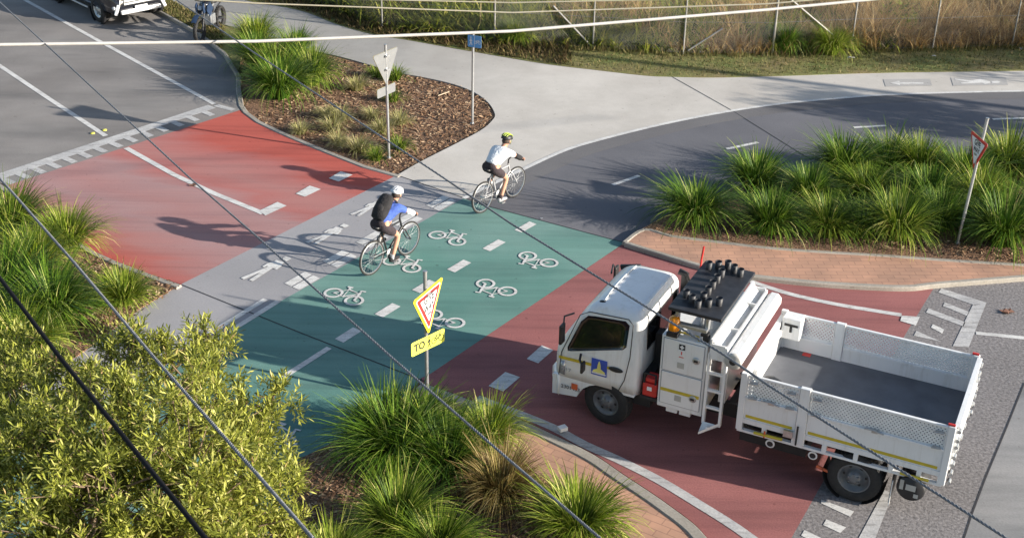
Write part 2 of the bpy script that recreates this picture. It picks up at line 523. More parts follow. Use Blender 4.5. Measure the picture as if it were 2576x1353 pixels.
BRICK_IN = [(1062, 965), (1040, 1000), (1075, 1040), (1150, 1085), (1290, 1160), (1380, 1205), (1480, 1275), (1590, 1357), (1680, 1440)]
sheet('brick_paving', NOSE_IN + BRICK_IN[::-1][:-1], .07, M['brick_near'], 'salmon brick paving strip along the near kerb', 'paving', .15)
sheet('near_planting_bed', [(1055, 962)] + BRICK_IN[1:] + [(1680, 1600), (700, 1600), (745, 1420), (735, 1260), (738, 1180), (760, 1150), (817, 1122), (940, 1050), (1020, 995)], .06, M['mulch'], 'dark mulch bed under the near grasses', 'mulch bed', .15)
kerb('kerb', KERB_N, .19, .09, 'pale concrete kerb curving along the near brick paving', -.09)
FAR_BRICK = smoothline([(1571, 608), (1621, 576), (1688, 592), (1788, 605), (1932, 622), (2065, 632), (2232, 642), (2365, 652), (2576, 665), (2900, 685)], 4)
sheet('brick_paving', FAR_BRICK + KERB_F[::-1], .07, M['brick_far'], 'orange brick paving strip in front of the right hand grasses', 'paving', .15)
kerb('kerb', KERB_F, .11, .085, 'pale concrete kerb along the orange brick paving', .05)
kerb('kerb', FAR_BRICK, .10, .085, 'thin concrete edging between orange bricks and grasses', 0)
sheet('right_planting_bed', FAR_BRICK[3:] + [(2900, 420), (2400, 385), (2200, 400), (2000, 430), (1850, 470), (1720, 515), (1650, 555)], .065, M['mulch'], 'mulched bed under the right hand grasses', 'mulch bed', .15)

# verges
sheet('kerbside_verge', [(300, -60), (376, 16), (492, 80), (560, 133), (598, 185), (610, 130), (640, 88), (567, 66), (500, 43), (423, 3), (330, -60)], .05, M['turf'], 'narrow brown and green grass verge between kerb and path', 'verge', .15)
kerb('kerb', [(300, -60), (376, 16), (492, 80), (560, 133), (594, 188)], .10, .085, 'dark kerb along the parking lane by the motorcycle', .05)
sheet('grass_verge', FAR_E + [(3100, 60), (2545, 95), (1942, 118), (1491, 100), (962, 50), (700, -5), (400, -80)], .01, M['turf'], 'mown brown and green grass verge along the fence', 'verge', .12)
FENCE_D = [(962, 77), (1244, 110), (1491, 123), (1718, 137), (1942, 138), (2140, 128), (2345, 125), (2545, 118)]
fx0 = [G(*p) for p in FENCE_D]
sheet('field', [(-60, 75), (-12, 42.4), (-9.2, 40.4), (-7, 38.9), (-5.3, 37.1), (-3.8, 35.4), (-.6, 34.4), (2.1, 34.1), (4.6, 33.7), (7, 33.8), (9.3, 34.3), (14, 34.9), (60, 36), (60, 120), (-60, 120)], .03, M['soil'], 'rough paddock of dry ground behind the fence', 'field', world=True)


# ---------------------------------------------------------------- painted markings
def quad(mb, pts, z=.006):
    P = [G(p[0], p[1], z) for p in pts]
    tri = tessellate_polygon([P])
    mb.add(P, [t if (P[t[1]] - P[t[0]]).cross(P[t[2]] - P[t[0]]).z > 0 else t[::-1] for t in tri])

def mark(name, polys, mat_, label, cat='marking', z=.006):
    mb = MB()
    for p in polys: quad(mb, p, z)
    return lab(mb.build(name, mat_), label, cat, None, 'structure')

def para(c, lv, wv):
    return [(c[0] + sx * lv[0] / 2 + sy * wv[0] / 2, c[1] + sx * lv[1] / 2 + sy * wv[1] / 2) for sx, sy in ((-1, -1), (1, -1), (1, 1), (-1, 1))]

strip('lane_line', [(-300, -28), (0, 166), (130, 253), (266, 342)], .12, .006, M['paint'], 'white lane line crossed by the sign shadow', 'marking')
strip('lane_line', [(-60, -62), (62, 0), (250, 104), (400, 186), (539, 262)], .12, .006, M['paint'], 'white parking lane line running towards the car', 'marking')
strip('lane_line', [(543, 265), (588, 277)], .16, .006, M['paint_old'], 'short worn white bar ending at the kerb', 'marking')
strip('lane_line', [(317, 372), (437, 439), (540, 487), (644, 529), (662, 537)], .13, .006, M['paint'], 'white centre line on the red coating', 'marking')
mb_ = MB(); Lp = [(533 + (-10 - 533) * t, 268 + (447 - 268) * t) for t in [i / 8 for i in range(9)]]
strip('x', Lp, .30, .006, None, '', '', 0, mb_)
for k in range(14):
    t = (k + .35) / 14
    x, y = 528 - 545 * t, 272 + 180 * t
    s_ = .9 + .25 * t
    wv = (-24 * s_, 7.9 * s_); d_ = (30 * s_, 13 * s_)
    quad(mb_, [(x, y), (x + wv[0] * .62, y + wv[1] * .62), (x + wv[0] * .62 + d_[0], y + wv[1] * .62 + d_[1]), (x + d_[0], y + d_[1])], .007)
lab(mb_.build('toothed_line', M['paint_old']), 'toothed white platform marking along the far edge of the red coating', 'marking', None, 'structure')
mark('give_way_line', [[(668, 542), (652, 530), (698, 508), (721, 517.5)], [(744, 487), (779, 467), (807, 476), (767, 495)], [(827, 448.6), (857, 431), (887, 440), (852, 457)]], M['paint'], 'broken white give way line on the far red coating', z=.009)
mark('give_way_line', [[(1325, 902), (1363, 868), (1392, 880), (1354, 913)], [(1229, 970), (1271, 935), (1308, 948), (1266, 984)]], M['paint'], 'broken white give way line in the truck shadow')
DASH = [(1322, 571), (1243, 617), (1155, 669), (1068, 720), (975, 780), (876, 842)]
mark('bike_lane_dashes', [para(c, (38 + i * 1.6, -21 - i * 1.6), (18 + i * .7, 6.8 + i * .5)) for i, c in enumerate(DASH)], M['paint'], 'six white centre dashes along the green bike lane')
strip('bike_lane_line', [(712, 948), (828, 874)], .11, .006, M['paint'], 'solid white centre line continuing the green lane dashes', 'marking')
GRP = [(1110, 511), (1024, 556), (937, 603), (855, 651), (760, 706)]
pl_ = []
for i, c in enumerate(GRP):
    k = 1 + i * .045
    for sgn in (-1, 1):
        cc = (c[0] + sgn * 8.6 * k, c[1] + sgn * 3.9 * k)
        pl_.append(para(cc, (44 * k, -25 * k), (15 * k, 6.6 * k)))
mark('edge_dashes', pl_, M['paint'], 'paired white dashes between the footpath strip and green lane')
mb_ = MB()
strip('x', [(500, 855), (668, 752)], .11, .006, None, '', '', 0, mb_); strip('x', [(525, 866), (700, 757)], .11, .006, None, '', '', 0, mb_)
lab(mb_.build('double_line', M['paint']), 'double white line between footpath and green lane near the bush', 'marking', None, 'structure')
mb_ = MB()
for a, b in (((1541, 465), (1608, 442)), ((1827, 375), (1907, 358)), ((2147, 321), (2229, 316)), ((2497, 300), (2590, 297))): strip('x', [a, b], .10, .006, None, '', '', 0, mb_)
lab(mb_.build('bike_road_dashes', M['paint']), 'thin white centre dashes along the bike road', 'marking', None, 'structure')
r3 = lambda x, y: (1932 + x / 3, 440 + y / 3)
r4 = lambda x, y: (1932 + x / 3, 902 + y / 3)
mark('toothed_line', [[r3(*p) for p in q] for q in ([(1310, 855), (1648, 963), (1560, 982), (1285, 885)], [(1648, 964), (1515, 1300), (1395, 1290), (1545, 980)], [(1335, 960), (1515, 1032), (1500, 1062), (1320, 988)], [(1210, 1005), (1490, 1110), (1475, 1142), (1193, 1037)], [(1120, 1175), (1310, 1258), (1100, 1212)])], M['paint_old'], 'toothed white platform marking beyond the truck tray')
mark('toothed_line', [[r3(*p) for p in q] for q in ([(1245, 1125), (1330, 1165), (1315, 1195), (1230, 1150)],)] + [[r4(*p) for p in q] for q in ([(400, 1060), (650, 1150), (620, 1190), (400, 1088)], [(440, 1210), (590, 1270), (545, 1312), (415, 1252)], [(275, 1290), (420, 1358), (390, 1400), (250, 1332)])], M['paint'], 'white platform teeth behind the truck rear wheel')
mark('toothed_line', [[r4(*p) for p in q] for q in ([(880, 990), (945, 1010), (810, 1353), (780, 1450), (640, 1450), (690, 1340)],)], M['paint_old'], 'faded white bar under the truck mudflap')
strip('lane_line', [(2455, 837), (2600, 852)], .11, .006, M['paint'], 'short white line at the right edge of the junction', 'marking')
strip('lane_line', smoothline([(1860, 697), (1932, 722), (1999, 742), (2099, 764), (2200, 781), (2268, 792)], 3), .12, .006, M['paint'], 'curved white line beyond the truck tray', 'marking')
mark('give_way_line', [[r3(*p) for p in ((1010, 1060), (1146, 1070), (1116, 1136), (998, 1100))]], M['paint'], 'white block ending the curved line', z=.009)
strip('edge_line', smoothline([(1200, 1000), (1288, 1033), (1388, 1073), (1470, 1117), (1555, 1155), (1655, 1205), (1755, 1265), (1855, 1328), (1960, 1405)], 3), .16, .006, M['paint_old'], 'curved white edge line beside the near kerb', 'marking')
for a, t in (([(455, 715), (760, 838), (1080, 963)], 'thin dark joint across the near side of the crossing'), ([(1000, 441), (1240, 522), (1571, 610)], 'thin dark joint across the far side of the crossing'), ([(1690, 193), (1841, 278), (2040, 402)], 'thin dark joint across the pale path'), ([(2577, 962), (2532, 1075), (2479, 1202), (2445, 1292), (2425, 1353)], 'cracked joint between chip seal and concrete slab')):
    strip('slab_joint', a, .022, .005, M['joint'], t, 'joint')


# painted symbols: local x along V, local y along U, metres
def strokes(mb, o, lines, z=.010, flip=1):
    for ln, w_ in lines:
        P = [o + V * (p[0] * flip) + U * (p[1] * flip) + Vector((0, 0, z)) for p in ln]
        n = len(P); L = []; Rr = []
        for i, p in enumerate(P):
            if (P[0] - P[-1]).length < 1e-6: a, b = P[(i - 1) % (n - 1)], P[(i + 1) % (n - 1)]
            else: a, b = P[max(i - 1, 0)], P[min(i + 1, n - 1)]
            t = (b - a).normalized(); q = Vector((-t.y, t.x, 0)) * w_ / 2
            L.append(p + q); Rr.append(p - q)
        mb.add(L + Rr, [(i, n + i, n + i + 1, i + 1) for i in range(n - 1)])
        z += .0004

def ring(c, r, k=1.0, n=22): return [(c[0] + r * cos(2 * pi * i / n), c[1] + r * k * sin(2 * pi * i / n)) for i in range(n + 1)]

def bike_symbol(px, py, flip, label, s=1.0, m='paint'):
    o = G(px, py)
    s *= .80
    a, b = (-.30 * s, -.12 * s), (.30 * s, -.12 * s)
    bb = (-.02 * s, -.13 * s); st = (-.12 * s, .20 * s); hd = (.20 * s, .18 * s)
    seat = (-.16 * s, .28 * s); hb = (.15 * s, .30 * s)
    lines = [(ring(a, .19 * s, 1.0), .05), (ring(b, .19 * s, 1.0), .05), ([a, st, bb, a], .035), ([bb, hd, st], .04), ([hd, b], .045), ([st, seat], .04), ([(seat[0] - .07 * s, seat[1]), (seat[0] + .06 * s, seat[1] + .02 * s)], .05), ([hd, hb, (hb[0] + .1 * s, hb[1] + .03 * s)], .045), ([a, (a[0] + .09 * s, a[1] + .01)], .03), ([b, (b[0] + .09 * s, b[1])], .03)]
    mb = MB(); strokes(mb, o, lines, flip=flip)
    return lab(mb.build('bicycle_symbol', M[m]), label, 'road symbol', 'painted bicycle symbols', 'structure')
bike_symbol(1133, 596, 1, 'white painted bicycle on the green lane right of the blue shirted rider')
bike_symbol(1019, 662, 1, 'white painted bicycle at the wheel of the blue shirted rider')
bike_symbol(874, 742, 1, 'white painted bicycle nearest the paired dashes in the sun')
bike_symbol(1347, 658, -1, 'upside down white painted bicycle nearest the orange bricks')
bike_symbol(1241, 729, -1, 'upside down white painted bicycle in the middle of the green lane')
bike_symbol(1108, 808, -1, 'upside down white painted bicycle half in shadow behind the give way sign')
bike_symbol(700, 1093, 1, 'white painted bicycle mostly hidden by the leafy bush')

def ped_symbol(px, py, label, s=1.0, flip=1, o=None, m='paint'):
    o = o or G(px, py)
    mb = MB()
    dsk = [(.0, .52 * s)]
    body = [([(-.02, .40), (.0, .12)], .19), ([(.0, .14), (-.05, -.16), (-.10, -.5)], .09), ([(.02, .14), (.07, -.14), (.12, -.46)], .09), ([(-.06, .36), (-.15, .2), (-.13, .05)], .06), ([(.05, .36), (.14, .26), (.17, .12)], .06), ([(0, .47), (0, .60)], .15)]
    strokes(mb, o, [([(x * s * .8, y * s) for x, y in l_], w_ * s) for l_, w_ in body], flip=flip)
    return lab(mb.build('pedestrian_symbol', M[m]), label, 'road symbol', 'painted walking figures', 'structure')
ped_symbol(925, 525, 'white painted walking figure on the grey strip behind the rider with backpack', .85)
ped_symbol(822, 592, 'white painted walking figure crossed by the bicycle shadow', .95)
ped_symbol(668, 679, 'white painted walking figure nearest the left planting bed', 1.0)

def arrow_marks():
    mark('painted_patch', [[(2222, 200), (2340, 199), (2345, 216), (2228, 218)], [(2392, 196), (2530, 195), (2536, 215), (2398, 216)]], M['patch'], 'grey painted patches under the arrow and walker on the far path')
    mb = MB()
    quad(mb, [r4_(2240, 209), r4_(2262, 204), r4_(2264, 207.5), r4_(2323, 208), r4_(2323, 211.5), r4_(2264, 211.5), r4_(2264, 215)], .01)
    lab(mb.build('path_arrow', M['paint']), 'white painted arrow on the far concrete path', 'marking', None, 'structure')
    mb = MB()
    for q in ([(2403, 198), (2440, 203), (2466, 199), (2490, 205), (2492, 209), (2478, 212), (2470, 209), (2420, 211), (2416, 208), (2440, 207), (2403, 201)], [(2494, 205), (2510, 204), (2518, 207), (2510, 210), (2496, 209)]): quad(mb, q, .01)
    lab(mb.build('pedestrian_symbol', M['paint']), 'white painted walking figure on the far concrete path by the arrow', 'road symbol', 'painted walking figures', 'structure')
r4_ = lambda x, y: (x, y)
arrow_marks()

# loose bark on the beds
def chips(name, areas, n, mats, label, size=(.02, .07), z0=0, cat='mulch'):
    mb = MB()
    for poly, z, share in areas:
        P = [G(p[0], p[1], z) for p in poly]
        xs = [p.x for p in P]; ys = [p.y for p in P]; k = 0
        want = int(n * share)
        while k < want:
            x, y = random.uniform(min(xs), max(xs)), random.uniform(min(ys), max(ys))
            ins = False; j = len(P) - 1
            for i in range(len(P)):
                if (P[i].y > y) != (P[j].y > y) and x < (P[j].x - P[i].x) * (y - P[i].y) / (P[j].y - P[i].y) + P[i].x: ins = not ins
                j = i
            if not ins: continue
            k += 1
            a = random.uniform(0, pi); L = random.uniform(*size); W = random.uniform(.012, .032)
            t = Vector((cos(a), sin(a), random.uniform(-.35, .35))) * L / 2; q = Vector((-sin(a), cos(a), random.uniform(-.5, .5))) * W / 2
            c = Vector((x, y, z + random.uniform(.008, .025)))
            mb.add([c - t - q, c + t - q, c + t + q, c - t + q], [(0, 1, 2, 3)], random.randrange(len(mats)))
    return lab(mb.build(name, mats), label, cat, None, 'stuff')
CH = [leafy('bark_chips', [(0, (.07, .038, .022)), (.35, (.18, .10, .056)), (.78, (.32, .20, .12)), (1, (.50, .37, .24))], 0, .9)]
chips('bark_chips', [([(640, 300), (1000, 440)] + MULCH_R[1:40] + [(860, 150), (800, 140)], -.03, 1.0)], 8000, CH, 'loose brown bark chips strewn over the far mulch bed', (.04, .13))
chips('leaf_litter', [([(738, 1180), (900, 1075), (1100, 1060), (1480, 1280), (1580, 1360), (760, 1360)], .06, .5), ([(455, 718), (200, 889), (150, 700), (233, 640)], .03, .3), ([(1650, 575), (2576, 662), (2576, 620), (1700, 560)], .065, .2)], 4200, CH, 'dry leaf litter and bark under the grasses', (.03, .10))
# ---------------------------------------------------------------- shared object materials
X_, Y_, Z_ = Vector((1, 0, 0)), Vector((0, 1, 0)), Vector((0, 0, 1))
M['white'] = plain('white_truck_paint', (.74, .74, .74), .3, var=.05, coat=.4)
M['alu'] = plain('white_body_panel', (.68, .685, .69), .42, var=.1, scale=3)
M['steel'] = plain('galvanised_steel', (.46, .47, .48), .38, .75, var=.15, scale=20)
M['chrome'] = plain('bright_metal', (.78, .78, .78), .32, .35, var=.05)
M['black'] = plain('black_plastic', (.018, .018, .02), .5, var=.25)
M['blackpaint'] = plain('black_car_paint', (.012, .013, .018), .18, coat=.8, var=.1)
M['rubber'] = plain('tyre_rubber', (.022, .021, .021), .85, var=.3, scale=12)
M['rim'] = plain('dusty_wheel_steel', (.15, .155, .165), .5, .3, var=.2, scale=9)
M['chassis'] = plain('black_chassis', (.02, .019, .02), .7, var=.3)
M['glass'] = plain('dark_tinted_glass', (.008, .009, .01), .06, var=.2, spec=.7)
M['screen'] = plain('windscreen_glass', (.03, .05, .045), .05, var=.2, spec=.8)
M['yellow'] = plain('yellow_stripe', (.52, .40, .03), .5)
M['blue'] = plain('blue_decal', (.03, .08, .42), .4)
M['pale_yellow'] = plain('pale_yellow_print', (.75, .70, .22), .5)
M['red'] = plain('red_plastic', (.55, .03, .025), .4)
M['orange'] = plain('orange_sticker', (.60, .12, .04), .5)
M['ink'] = plain('black_print', (.02, .02, .022), .6)
M['grey_print'] = plain('grey_print', (.30, .31, .34), .5)
M['sticker'] = plain('grey_sticker', (.42, .41, .38), .6)
M['deck'] = plain('grey_steel_deck', (.12, .125, .14), .6, .1, var=.22, scale=2.2)
M['board'] = plain('matt_black_board', (.022, .023, .028), .55, var=.4, scale=8)
M['lens'] = plain('clear_lamp_lens', (.35, .37, .40), .15, .4)

def amber():
    m, n, l, b = newmat('amber_beacon_lens')
    b.inputs['Base Color'].default_value = (.85, .30, .01, 1); b.inputs['Roughness'].default_value = .2
    b.inputs['Transmission Weight'].default_value = .3
    return m
M['amber'] = amber()

def grimy(name, col, rough=.35, coat=.3):
    m, n, l, b = newmat(name)
    v = coords(n, l)
    base = ramp(n, l, noise(n, l, v, 1.3, 5), [(.3, tuple(c * .90 for c in col)), (.7, col)])
    st = ramp(n, l, noise(n, l, coords(n, l, (9, 9, .9)), 1.0, 5, .7), [(.52, (1, 1, 1)), (.72, (.80, .78, .74))])
    base = mix(n, l, base, st, .8, 'MULTIPLY')
    sp = ramp(n, l, noise(n, l, v, 14, 6, .75), [(.66, (1, 1, 1)), (.74, (.55, .52, .48))])
    base = mix(n, l, base, sp, .7, 'MULTIPLY')
    l.new(base, b.inputs['Base Color']); b.inputs['Roughness'].default_value = rough; b.inputs['Coat Weight'].default_value = coat
    return m
M['white'] = grimy('white_truck_paint', (.78, .78, .775), .28, .4)
M['alu'] = grimy('white_body_panel', (.76, .765, .77), .4, .1)
def perforated():
    m, n, l, b = newmat('perforated_white_panel')
    tc = n.new('ShaderNodeTexCoord'); s_ = n.new('ShaderNodeSeparateXYZ'); l.new(tc.outputs['Object'], s_.inputs[0])
    px, pz = .052, .030
    row = math_(n, l, 'FLOOR', math_(n, l, 'DIVIDE', s_.outputs[2], pz))
    par = math_(n, l, 'MULTIPLY', math_(n, l, 'PINGPONG', row, 1.0), px / 2)
    fx = math_(n, l, 'PINGPONG', math_(n, l, 'ADD', s_.outputs[0], par), px / 2)
    fz = math_(n, l, 'PINGPONG', s_.outputs[2], pz / 2)
    dx = math_(n, l, 'MULTIPLY', fx, fx)
    dzz = math_(n, l, 'SUBTRACT', pz / 2, fz); dz = math_(n, l, 'MULTIPLY', dzz, dzz)
    # centre of each cell: x at ping-pong zero, z at half the row
    d = math_(n, l, 'SQRT', math_(n, l, 'ADD', dx, math_(n, l, 'MULTIPLY', dz, 1.0)))
    hole = math_(n, l, 'LESS_THAN', d, .0095)
    v = coords(n, l)
    l.new(ramp(n, l, noise(n, l, v, 3.5, 4), [(.3, (.60, .61, .62)), (.7, (.78, .79, .79))]), b.inputs['Base Color'])
    b.inputs['Roughness'].default_value = .45
    t = n.new('ShaderNodeBsdfTransparent'); mx = n.new('ShaderNodeMixShader')
    l.new(hole, mx.inputs[0]); l.new(b.outputs[0], mx.inputs[1]); l.new(t.outputs[0], mx.inputs[2])
    l.new(mx.outputs[0], n['Material Output'].inputs['Surface'])
    return m
M['perf'] = perforated()

def wheel(parent, c, r, wd, rim_r, side, steer=0, dish=.05, name='wheel', holes=6, rim_m=None):
    """side +1: outer face towards +y"""
    h = bpy.data.objects.new(name, None); COL.objects.link(h); h.parent = parent
    h.location = c; h.rotation_euler = (0, 0, steer); h.empty_display_size = .1
    t = MB()
    hw = wd / 2
    t.lathe([(rim_r, -hw), (r * .93, -hw), (r * .985, -hw * .8), (r, -hw * .55), (r, hw * .55), (r * .985, hw * .8), (r * .93, hw), (rim_r * 1.04, hw * .98), (rim_r, hw * .85)], (0, 0, 0), Y_, 36)
    for k in range(40):
        a = 2 * pi * k / 40
        t.box((cos(a) * r, 0, sin(a) * r), (.03, wd * .62, .012), Matrix.Rotation(-a + pi / 2, 3, 'Y'))
    t.build('tyre', M['rubber'], h)
    rm = MB(); s = side
    rm.lathe([(rim_r, -hw * .9 * s), (rim_r * 1.02, hw * .86 * s), (rim_r * .95, hw * .9 * s), (rim_r * .9, hw * .8 * s), (rim_r * .84, (hw * .8 - dish) * s), (rim_r * .45, (hw * .8 - dish * .4) * s), (rim_r * .42, (hw * .8 + .01) * s), (rim_r * .2, (hw * .8 + .03) * s), (0, (hw * .8 + .03) * s)], (0, 0, 0), Y_, 32)
    for k in range(holes):
        a = 2 * pi * k / holes
        rm.lathe([(0.0, .004 * s), (rim_r * .1, .004 * s)], (cos(a) * rim_r * .66, (hw * .8 - dish * .68) * s, sin(a) * rim_r * .66), Y_, 10, 1)
        a += .4
        rm.tube([(cos(a) * rim_r * .33, (hw * .8) * s, sin(a) * rim_r * .33), (cos(a) * rim_r * .33, (hw * .8 + .035) * s, sin(a) * rim_r * .33)], .014, 6)
    rm.build('rim', [rim_m or M['rim'], M['black']], h)
    return h


# ---------------------------------------------------------------- the truck
TR = radians(154)
t_ax = Vector((cos(TR), sin(TR), 0)); t_lf = Vector((-sin(TR), cos(TR), 0))
T0 = G(1521, 1066) - t_ax * 3.73 - t_lf * .85
truck = empty('tipper_truck', T0, TR, 'white council tipper truck with open perforated tray turning onto the red road', 'truck')

def hw_at(z):                                                      # half width of the cab by height
    return .86 - (.0 if z < 1.1 else (z - 1.1) ** 1.3 * .11)
def xf_at(z):                                                      # nose
    return 4.60 - (0 if z < .95 else (z - .95) * .13) - (0 if z < 1.12 else (z - 1.12) * .46)
def xr_at(z): return 3.24 + max(0, z - 1.3) * .05

def cab_ring(z, inx=0, iny=0, rf=.16, rr=.10, n=6):
    xf, xr, hw = xf_at(z) - inx, xr_at(z) + inx * .8, hw_at(z) - iny
    pts = []
    for cx_, cy_, r, a0 in ((xf, hw, rf, 0), (xr, hw, rr, 90), (xr, -hw, rr, 180), (xf, -hw, rf, 270)):
        sx = 1 if cx_ == xf else -1; sy = 1 if cy_ > 0 else -1
        for k in range(n + 1):
            a = radians(a0 + 90 * k / n)
            pts.append(Vector((cx_ - sx * r + r * cos(a), cy_ - sy * r + r * sin(a), z)))
    # bow the front edge and subdivide the long sides through the corners only
    return pts

mb = MB()
zs = [.64, .8, .95, 1.0, 1.12, 1.3, 1.5, 1.68, 1.78]
rings = [cab_ring(z) for z in zs] + [cab_ring(1.84, .02, .012), cab_ring(1.885, .05, .035), cab_ring(1.915, .10, .07), cab_ring(1.932, .18, .13), cab_ring(1.94, .30, .22)]
mb.loft(rings)
# lower nose and step with the front half of the wheel arch
arch = [(4.60, .30), (4.20, .345), (4.17, .42), (4.10, .52), (4.0, .60), (3.9, .64), (4.60, .641)]
for a, b in ((.858, .30), (-.30, -.858)):
    mb.prism(arch, lambda p, t: Vector((p[0], t, p[1])), b, a)
rearp = [(3.56, .64), (3.50, .60), (3.30, .60), (3.28, .64)]
for a, b in ((.858, .5), (-.5, -.858)):
    mb.prism(rearp, lambda p, t: Vector((p[0], t, p[1])), b, a)
cab = mb.build('cab', M['white'], truck)

mb = MB()                                                         # front bumper
prof = [(4.60, .30), (4.70, .34), (4.74, .45), (4.735, .60), (4.69, .66), (4.60, .66)]
rr_ = []
for y in [-.88, -.86, -.78, -.6, 0, .6, .78, .86, .88]:
    k = max(0, abs(y) - .5) / .38
    rr_.append([Vector((4.6 + (p[0] - 4.6) * (1 - .75 * k * k) - .12 * k * k, y, p[1])) for p in prof])
mb.loft(rr_)
mb.build('bumper', M['white'], truck)
for s in (1, -1):
    mb = MB(); rr_ = []
    for y in (.50, .62, .74, .82, .866):
        k = (y - .5) / .37
        xo = 4.62 - .12 * k * k
        rr_.append([Vector((xo - .1, s * y, .67)), Vector((xo + .035 - .05 * k, s * y, .69)), Vector((xo + .02 - .04 * k, s * y, .90)), Vector((xo - .1, s * y, .92))])
    mb.loft(rr_); mb.build('headlight', M['lens'], truck)

def on_side(x, z, s, out=.006): return Vector((x, s * (hw_at(z) + out), z))
def side_panel(name, pts, s, mat_, parent, out=.006, thick=.012, sub=4):
    mb = MB()
    # fan of the outline refined towards its middle so it follows the body
    P = []
    for i in range(len(pts)):
        a, b = pts[i], pts[(i + 1) % len(pts)]
        for j in range(sub): P.append((a[0] + (b[0] - a[0]) * j / sub, a[1] + (b[1] - a[1]) * j / sub))
    n = len(P); cx_ = sum(p[0] for p in P) / n; cz_ = sum(p[1] for p in P) / n
    vs = []; fs = []
    K = 4
    for k in range(K + 1):
        t = k / K
        for p in P: vs.append(on_side(cx_ + (p[0] - cx_) * t, cz_ + (p[1] - cz_) * t, s, out))
    for k in range(K):
        for i in range(n):
            q = (k * n + i, k * n + (i + 1) % n, (k + 1) * n + (i + 1) % n, (k + 1) * n + i)
            fs.append(q if s < 0 else q[::-1])
    rim0 = len(vs)
    for p in P: vs.append(on_side(p[0], p[1], s, out - thick))
    for i in range(n): fs.append((K * n + i, K * n + (i + 1) % n, rim0 + (i + 1) % n, rim0 + i))
    mb.add(vs, fs, 0, True)
    return mb.build(name, mat_, parent)

win = [(4.20, 1.62), (4.10, 1.735), (3.98, 1.755), (3.52, 1.79), (3.455, 1.74), (3.47, 1.40), (3.52, 1.345), (4.30, 1.115), (4.37, 1.10), (4.375, 1.17)]
for s in (1, -1):
    d = MB()
    dl = [(4.50, .66), (4.47, 1.05), (4.22, 1.72), (4.08, 1.80), (3.48, 1.83), (3.40, 1.76), (3.40, 1.25), (3.46, .86), (3.54, .66)]
    P = [on_side(x, z, s, .004) for x, z in dl]
    d.tube(P, .007, 5)
    seam = d.build('door', M['black'], cab)
    side_panel('side_window', win, s, M['glass'], seam)
    hd = MB(); hd.ell((3.60, s * .872, 1.0), (.115, .02, .042)); hd.build('door_handle', M['black'], seam)
    st = MB()
    xs_ = [4.51, 4.3, 4.1, 3.98] if s > 0 else [4.51, 4.2, 3.9, 3.5]
    for a, b in zip(xs_[:-1], xs_[1:]):
        za, zb = .965 + (4.5 - a) * .02, .965 + (4.5 - b) * .02
        st.add([on_side(a, za - .025, s, .009), on_side(b, zb - .025, s, .009), on_side(b, zb + .025, s, .009), on_side(a, za + .025, s, .009)], [(0, 1, 2, 3) if s < 0 else (3, 2, 1, 0)])
    if s > 0: st.build('stripe', M['yellow'], cab); st = MB(); st.add([on_side(3.74, .975, s, .009), on_side(3.70, .975, s, .009), on_side(3.70, 1.02, s, .009), on_side(3.74, 1.02, s, .009)], [(3, 2, 1, 0)])
    st.build('stripe', M['yellow'], cab)
    mi = MB()
    mi.tube([on_side(4.16, 1.10, s, .0), on_side(4.13, 1.07, s, .11), on_side(4.06, 1.06, s, .20)], .018, 6, 1)
    mi.build('mirror_arm', M['black'], cab); mi = MB()
    mi.tube([on_side(4.36, 1.66, s, -.1), on_side(4.42, 1.70, s, .12), on_side(4.40, 1.62, s, .17)], .014, 6, 1)
    mi.build('mirror_arm', [M['black'], M['black']], cab)
    for c__, d__ in (((4.40, s * 1.03, 1.47), (.05, .15, .32)), ((4.04, s * 1.06, 1.02), (.045, .13, .17))):
        mi = MB(); mi.box(c__, d__); mi.build('mirror', M['black'], cab, bevel=.02)
# windscreen and rear window follow the cab faces
mb = MB(); rows = []
for z in (1.13, 1.3, 1.5, 1.66, 1.755):
    h = hw_at(z) - .075
    rows.append([Vector((xf_at(z) + .008 - .05 * abs(y / h) ** 4, y, z)) for y in [h * (i / 5 - 1) for i in range(11)]])
mb.add([v for r in rows for v in r], [(i * 11 + k, i * 11 + k + 1, (i + 1) * 11 + k + 1, (i + 1) * 11 + k) for i in range(4) for k in range(10)], 0, True)
mb.build('windscreen', M['screen'], cab)
mb = MB(); mb.box((4.33, -.2, 1.19), (.02, .9, .015), Matrix.Rotation(.5, 3, 'X')); mb.box((4.33, .35, 1.19), (.02, .7, .015), Matrix.Rotation(.5, 3, 'X')); mb.build('wiper', M['black'], cab)
mb = MB(); mb.box((xr_at(1.5) - .004, 0, 1.50), (.012, 1.22, .46)); mb.build('rear_window', M['glass'], cab, bevel=.004)
mb = MB()                                                        # roof seam and aerial base
for sx in (0,):
    mb.tube([(3.93, -.62, 1.938), (3.955, -.3, 1.943), (3.96, 0, 1.944), (3.955, .3, 1.943), (3.93, .62, 1.938)], .010, 6)
mb.tube([(3.34, -.62, 1.936), (3.34, .62, 1.936)], .009, 6)
mb.build('roof_rib', M['white'], cab)
mb = MB(); mb.ell((3.95, .62, 1.905), (.06, .035, .03)); mb.build('roof_lamp', M['black'], cab)
mb = MB()
mb.tube([(3.16, -.80, .8), (3.16, -.80, 1.80), (3.20, -.79, 1.90), (3.30, -.78, 1.93)], .05, 8)
mb.box((3.20, -.80, 1.55), (.09, .1, .7)); mb.build('air_intake', M['black'], truck)
mb = MB(); mb.box((4.06, -.745, 1.83), (.34, .05, .08), Matrix.Rotation(.25, 3, 'Y')); mb.build('sun_visor', M['black'], cab, bevel=.01)
